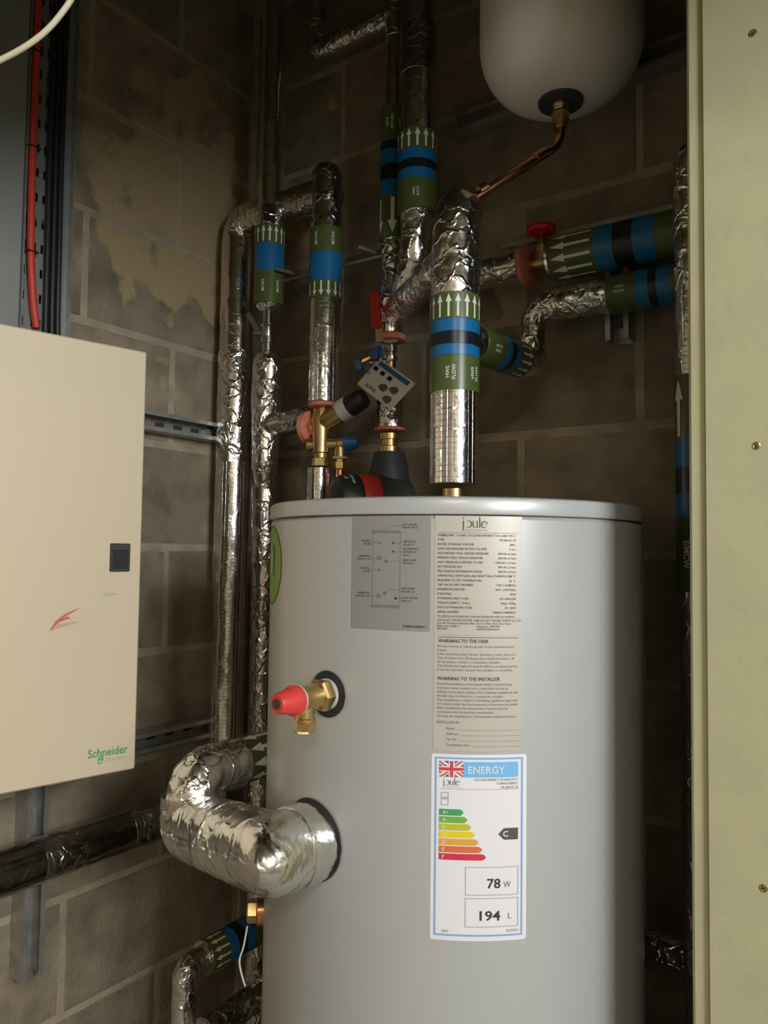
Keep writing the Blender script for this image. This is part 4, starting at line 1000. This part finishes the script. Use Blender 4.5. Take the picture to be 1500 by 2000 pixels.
tube('wall_lagging', [J3 + V((0, 0.06, 0)), J3 + V((0, 0.48, 0))], 0.034, 'film', j, seg=40, step=0.01)
marker(j, J3 + V((0, 0.085, 0)), (0, 1, 0), 0.035, [('g', 0, 0.085, ('down', 0.0235, 0.5)), ('b', 0.085, 0.11, None)], 1.4)
# --- dark wrapped pipe along the left wall
ph = onx(180, 1645, 0.084)
h = thing('lagged_pipe', (0.084, -0.5, ph.z), 'dark shiny wrapped pipe running along the left wall below the cabinet', 'pipe')
tube('lagging', [(0.084, -1.3, ph.z), (0.084, -0.35, ph.z), (0.08, YE, ph.z)], 0.0385, 'film_dark', h, seg=56, step=0.005, crinkle=0.0009, freq=16)
for (y0, y1) in ((onx(70, 1690, 0.084).y, onx(150, 1650, 0.084).y), (onx(245, 1620, 0.084).y, onx(330, 1600, 0.084).y)):
    tube('foil_band', [(0.084, y0, ph.z), (0.084, (y0 + y1) / 2, ph.z), (0.084, y1, ph.z)], 0.0392, 'film', h, seg=56, step=0.004, crinkle=0.0016, freq=26)
# --- small elbow at the bottom left
xi = 0.20; pi_ = onx(362, 1890, xi)
i_ = thing('lagged_pipe', (xi, pi_.y, 0), 'foil elbow pipe rising from below at the bottom beside the cylinder', 'pipe')
zi = pi_.z
tube('foil_wrap', [(xi - 0.004, pi_.y - 0.004, 0.02), (xi, pi_.y, zi), (xi, pi_.y + 0.07, zi + 0.002)], 0.0235, 'foil', i_, bend=0.018, seg=48, step=0.004, crinkle=0.0016, freq=24)
tube('wall_lagging', [(xi, pi_.y + 0.045, zi), (xi, -0.02, zi + 0.004)], 0.031, 'film', i_, seg=40, step=0.01, crinkle=0.0008)
marker(i_, (xi, pi_.y + 0.045, zi), (0, 1, 0), 0.032, [('g', 0, 0.045, ('down', 0.0155)), ('b', 0.045, 0.066, None), ('k', 0.066, 0.090, None), ('b', 0.090, 0.112, None), ('g', 0.112, 0.17, None)], 1.6)
lo2 = thing('lagged_pipe', (0.30, -0.3, 0.4), 'dim foil pipe crossing low behind the bottom elbow', 'pipe')
q0 = onx(400, 1995, 0.25)
tube('foil_wrap', [(q0.x, q0.y, q0.z - 0.02), (0.26, -0.05, q0.z - 0.005)], 0.027, 'film', lo2, seg=40, step=0.006, crinkle=0.002)

# ================================================================== expansion vessel and copper tail
vx = ony(1095, 100, -0.2); VX, VY = vx.x, -0.2
zv = z_row(203, (VX, VY)); VR = 0.131
ev = thing('expansion_vessel', (VX, VY, zv), 'white round bottomed expansion vessel hanging at the top of the wall', 'vessel')
prof = [(0.004, 0.03)]
for k in range(1, 15):
    t = math.pi / 2 * k / 14
    prof.append((0.004 + 0.098 * (1 - math.cos(t)), 0.03 + (VR - 0.03) * math.sin(t) ** 0.92))
prof += [(0.20, VR), (0.30, VR), (0.36, VR * 0.9), (0.40, VR * 0.6), (0.41, 0.02)]
lathe('shell', (VX, VY, zv), (0, 0, 1), prof, 'vessel', ev, seg=80)
lathe('flange', (VX, VY, zv), (0, 0, 1), [(0.0, 0.012), (-0.002, 0.030), (-0.001, 0.0355), (0.004, 0.0365), (0.010, 0.034)], 'charcoal', ev, seg=48)
lathe('hanger_bracket', (VX, VY, zv), (0, 0, 1), [(0.205, VR + 0.001), (0.205, VR + 0.003), (0.235, VR + 0.003), (0.235, VR + 0.001)], 'galv', ev, seg=64)
lathe('threaded_stub', (VX, VY, zv), (0, 0, -1), [(0, 0.0125), (0.003, 0.0125), (0.004, 0.0115), (0.006, 0.0125), (0.008, 0.0115), (0.010, 0.0125), (0.012, 0.0115), (0.014, 0.0125), (0.016, 0.0125), (0.017, 0.0145), (0.030, 0.0145), (0.031, 0.012), (0.040, 0.0115)], 'brass', ev)
cp = thing('copper_pipe', (VX, VY, zv - 0.04), 'bare copper pipe with elbow linking vessel to the foil riser', 'pipe')
ce = V((VX, VY, zv - 0.066)); cend = V((X + 0.018, Y + 0.032, z_row(378, (X + 0.018, Y + 0.03))))
cd_ = (cend - ce).normalized()
tube('pipe', [V((VX, VY, zv - 0.030)), ce, cend - V((0, 0, 0.006))], 0.0078, 'copper', cp, bend=0.022, seg=24, step=0.004)
for (s0, s1, rr) in ((0.026, 0.052, 0.0094), ((cend - ce).length - 0.022, (cend - ce).length - 0.006, 0.0094)):
    lathe('solder_collar', ce, cd_, [(s0, 0.0078), (s0 + 0.0005, rr), (s1 - 0.0005, rr), (s1, 0.0078)], 'copper', cp, seg=24)

# ================================================================== wall cabinet
D0 = V((0.294, 0, 0)); er = onx(276, 1090, 0.294)
ang = math.radians(12.0); e1 = V((math.sin(ang), math.cos(ang), 0)); WD = 0.60
zt1 = onx(281, 686, 0.294).z; zb1 = onx(270, 1500, 0.294).z
hinge = V((er.x, er.y, 0)) - e1 * WD
cb = thing('wall_cabinet', (0.12, hinge.y + 0.3, zb1), 'cream metal electrical cabinet on the left wall with door ajar', 'cabinet')
zbt = onx(0, 617, 0.2).z
box('housing', (0.0415, hinge.y - 0.004, zb1 + 0.004), (hinge.x - 0.004, -0.478, zbt), 'cabinet', cb, bev=0.004)
nn = V((e1.y, -e1.x, 0))        # towards the room
dc = hinge + e1 * WD / 2 + nn * 0.0; dc.z = (zt1 + zb1) / 2
dr = obox('door', dc - nn * 0.009, e1 * (WD / 2), nn * 0.009, V((0, 0, (zt1 - zb1) / 2)), 'cabinet', cb, bev=0.0025)
DP = Pln(hinge, e1, (0, 0, 1))
def duv(px, py):
    dd = ray(px, py); t = (hinge - CAM).dot(nn) / dd.dot(nn); p = CAM + dd * t
    return ((p - hinge).dot(e1), p.z)
DP.n = nn
lu0, lv1 = duv(215, 1061); lu1, lv0 = duv(252, 1116)
c_ = DP.p((lu0 + lu1) / 2, (lv0 + lv1) / 2, 0.001)
lt = obox('latch', c_, e1 * ((lu1 - lu0) / 2), nn * 0.003, V((0, 0, (lv1 - lv0) / 2)), 'charcoal', dr, bev=0.0015)
a_ = duv(219, 1074); b_ = duv(248, 1110); c_ = DP.p((a_[0] + b_[0]) / 2, (a_[1] + b_[1]) / 2, 0.0042)
obox('latch_flap', c_, e1 * ((b_[0] - a_[0]) / 2), nn * 0.0012, V((0, 0, (a_[1] - b_[1]) / 2)), 'black', dr, bev=0.0008)
def dtext(s, x0, y0, x1, y1, hpx, m, bold):
    ua, va = duv(x0, y0); ub, vb = duv(x1, y1); tv, tf = text2(s, 1.0, 'LEFT', bold)
    w0 = max(q[0] for q in tv); h0 = max(q[1] for q in tv)
    hh = abs(duv(x0, y0 - hpx)[1] - va); sl = (vb - va) / (ub - ua)
    put('lettering', DP, [(ua + q[0] / w0 * (ub - ua), va + sl * q[0] / w0 * (ub - ua) * 0.5 + q[1] / h0 * hh) for q in tv], tf, m, dr, 0.0006)
dtext('Schneider', 171, 1481.5, 249, 1471, 16.5, 'brandgreen', 0.012)
dtext('Electric', 207, 1487.5, 250, 1481, 8, 'palegreen', 0.0)
u_, v_ = duv(196, 1484.5); k = 0.0058
n = 24; P = merge2([stroke2([(u_ + 0.62 * k * math.cos(t) + 0.25 * k * math.sin(t), v_ + 0.95 * k * math.sin(t)) for t in [2 * math.pi * q / n for q in range(n + 1)]], 0.0016), stroke2([(u_ - 0.45 * k, v_ + 0.05 * k), (u_ + 0.6 * k, v_ + 0.35 * k)], 0.002)])
put('emblem', DP, P[0], P[1], 'brandgreen', dr, 0.0006)
for (pts, w, m) in (([(97, 1232), (112, 1214), (130, 1200), (154, 1188)], [.001, .006, .004, .0008], 'crayon'), ([(97, 1232), (118, 1222), (140, 1217), (155, 1214)], [.001, .006, .003, .0006], 'crayonpale'), ([(118, 1213), (133, 1206), (137, 1209)], [.002, .004, .001], 'crayon')):
    P = stroke2([duv(*q) for q in pts], w); put('crayon_mark', DP, P[0], P[1], m, dr, 0.0005)
P = stroke2([duv(*q) for q in ((197, 1163), (210, 1161), (232, 1159))], [.001, .005, .001]); put('smudge_mark', DP, P[0], P[1], 'smudge', dr, 0.0005)

# ================================================================== cables above the cabinet
xt = 0.03
yl, yr = onx(47, 300, xt).y, onx(139, 300, xt).y
tr = thing('cable_tray', (xt, yl, zbt), 'perforated grey steel cable tray rising above the cream cabinet', 'cable tray')
ztop = 2.75; zbot = zbt + 0.0
cols = [onx(px, 300, xt).y for px in (47, 51, 57, 72, 77, 86, 91, 139)]; hole = (1, 3, 5)
rows_ = []; zq = zbot; ph_ = 0.0
while zq < ztop: rows_.append((zq, min(ztop, zq + 0.0165))); rows_.append((zq + 0.0165, min(ztop, zq + 0.047))); zq += 0.047
mb = MB()
for ri, (za, zb2) in enumerate(rows_):
    if za >= ztop: continue
    for ci in range(len(cols) - 1):
        if ci in hole and ri % 2 == 0: continue
        mb.add([(xt, cols[ci], za), (xt, cols[ci + 1], za), (xt, cols[ci + 1], zb2), (xt, cols[ci], zb2)], [(0, 1, 2, 3)])
tp = mb.build('perforated_plate', 'traygrey', tr); md = tp.modifiers.new('s', 'SOLIDIFY'); md.thickness = 0.0012
box('flange', (xt - 0.012, yr - 0.001, zbot), (xt + 0.012, yr + 0.0015, ztop), 'galv', tr)
box('flange', (xt - 0.012, yl - 0.0015, zbot), (xt + 0.012, yl + 0.001, ztop), 'traygrey', tr)
box('spacer', (0, yl + 0.005, 1.95), (xt - 0.0015, yr - 0.005, 1.97), 'ink', tr)
# red cable
yc = [onx(px, py, xt + 0.012) for (px, py) in ((77, -60), (70, 150), (63, 330), (60, 500), (66, 600), (72, 640))]
rc = thing('red_cable', yc[-1], 'thick red cable tied to the tray above the cabinet', 'cable')
tube('sheath', [(xt + 0.011, q.y, q.z) for q in yc], 0.0068, 'redcable', rc, bend=0.04, seg=20, step=0.01)
q = yc[-1]; lathe('gland', (xt + 0.011, q.y, zbt), (0, 0, 1), [(0, 0.013), (0.006, 0.013), (0.012, 0.009), (0.02, 0.0075)], 'redcable', rc, seg=24)
for py in (98, 288, 493):
    cpt = onx(64, py, xt + 0.011); px_ = {98: 71, 288: 64.5, 493: 60}[py]; yy = onx(px_, py, xt + 0.011).y
    tie = tag(box('cable_tie', (xt + 0.001, yy - 0.012, cpt.z - 0.0015), (xt + 0.0190, yy + 0.012, cpt.z + 0.0015), 'black', None, bev=0.0006),
        {98: 'black cable tie at the top of the red cable', 288: 'black cable tie halfway along the red cable', 493: 'black cable tie on the red cable just above the cabinet'}[py], 'cable tie', 'cable ties on the red cable')
# black cables side by side
ys_ = [onx(px, 300, xt + 0.01).y for px in (101, 113, 124)]
for k, yy in enumerate(ys_):
    bc = thing('black_cable', (xt + 0.01, yy, zbt), ('left black cable beside the red one on the tray', 'middle of the three black cables on the tray', 'right black cable next to the tray flange')[k], 'cable', 'black cables on the tray')
    tube('sheath', [(xt + 0.0095, yy, 2.75), (xt + 0.0095, yy - 0.004, 2.1), (xt + 0.0095, yy, zbt + 0.05), (xt + 0.012, yy + 0.002 * k, zbt - 0.002)], 0.0052, 'black', bc, bend=0.05, seg=20, step=0.02)
    lathe('gland', (xt + 0.011, yy + 0.003 * k, zbt - 0.001), (0, 0, 1), [(0, 0.0054), (0.02, 0.0054), (0.026, 0.0052)], 'black', bc, seg=20)
# pale trunking at the frame's left edge
tg = thing('trunking', (0, yl - 0.05, zbt), 'flat pale grey trunking beside the cable tray at the upper left', 'trunking')
box('base', (0, yl - 0.105, zbt + 0.0), (0.030, yl - 0.004, 2.75), 'trunk', tg)
box('lid', (0.030, yl - 0.107, zbt + 0.0), (0.038, yl - 0.002, 2.75), 'trunk', tg, bev=0.002)
# thin cream wire slung across the upper left corner
K_ = 0.74
w0 = CAM + ray(150, -12) * K_; w1 = CAM + ray(95, 58) * K_; w2 = CAM + ray(50, 92) * K_; w3 = CAM + ray(0, 118) * K_; w4 = CAM + ray(-160, 190) * K_
top = V((w0.x + 0.06, -0.943, 1.992))
wr = thing('cream_wire', top, 'thin cream cable slung across the upper left corner', 'cable')
tube('sheath', [top, w0, w1, w2, w3, w4, (0.0, -1.6, w4.z - 0.12)], 0.0028, 'cream', wr, bend=0.04, seg=14, step=0.008)
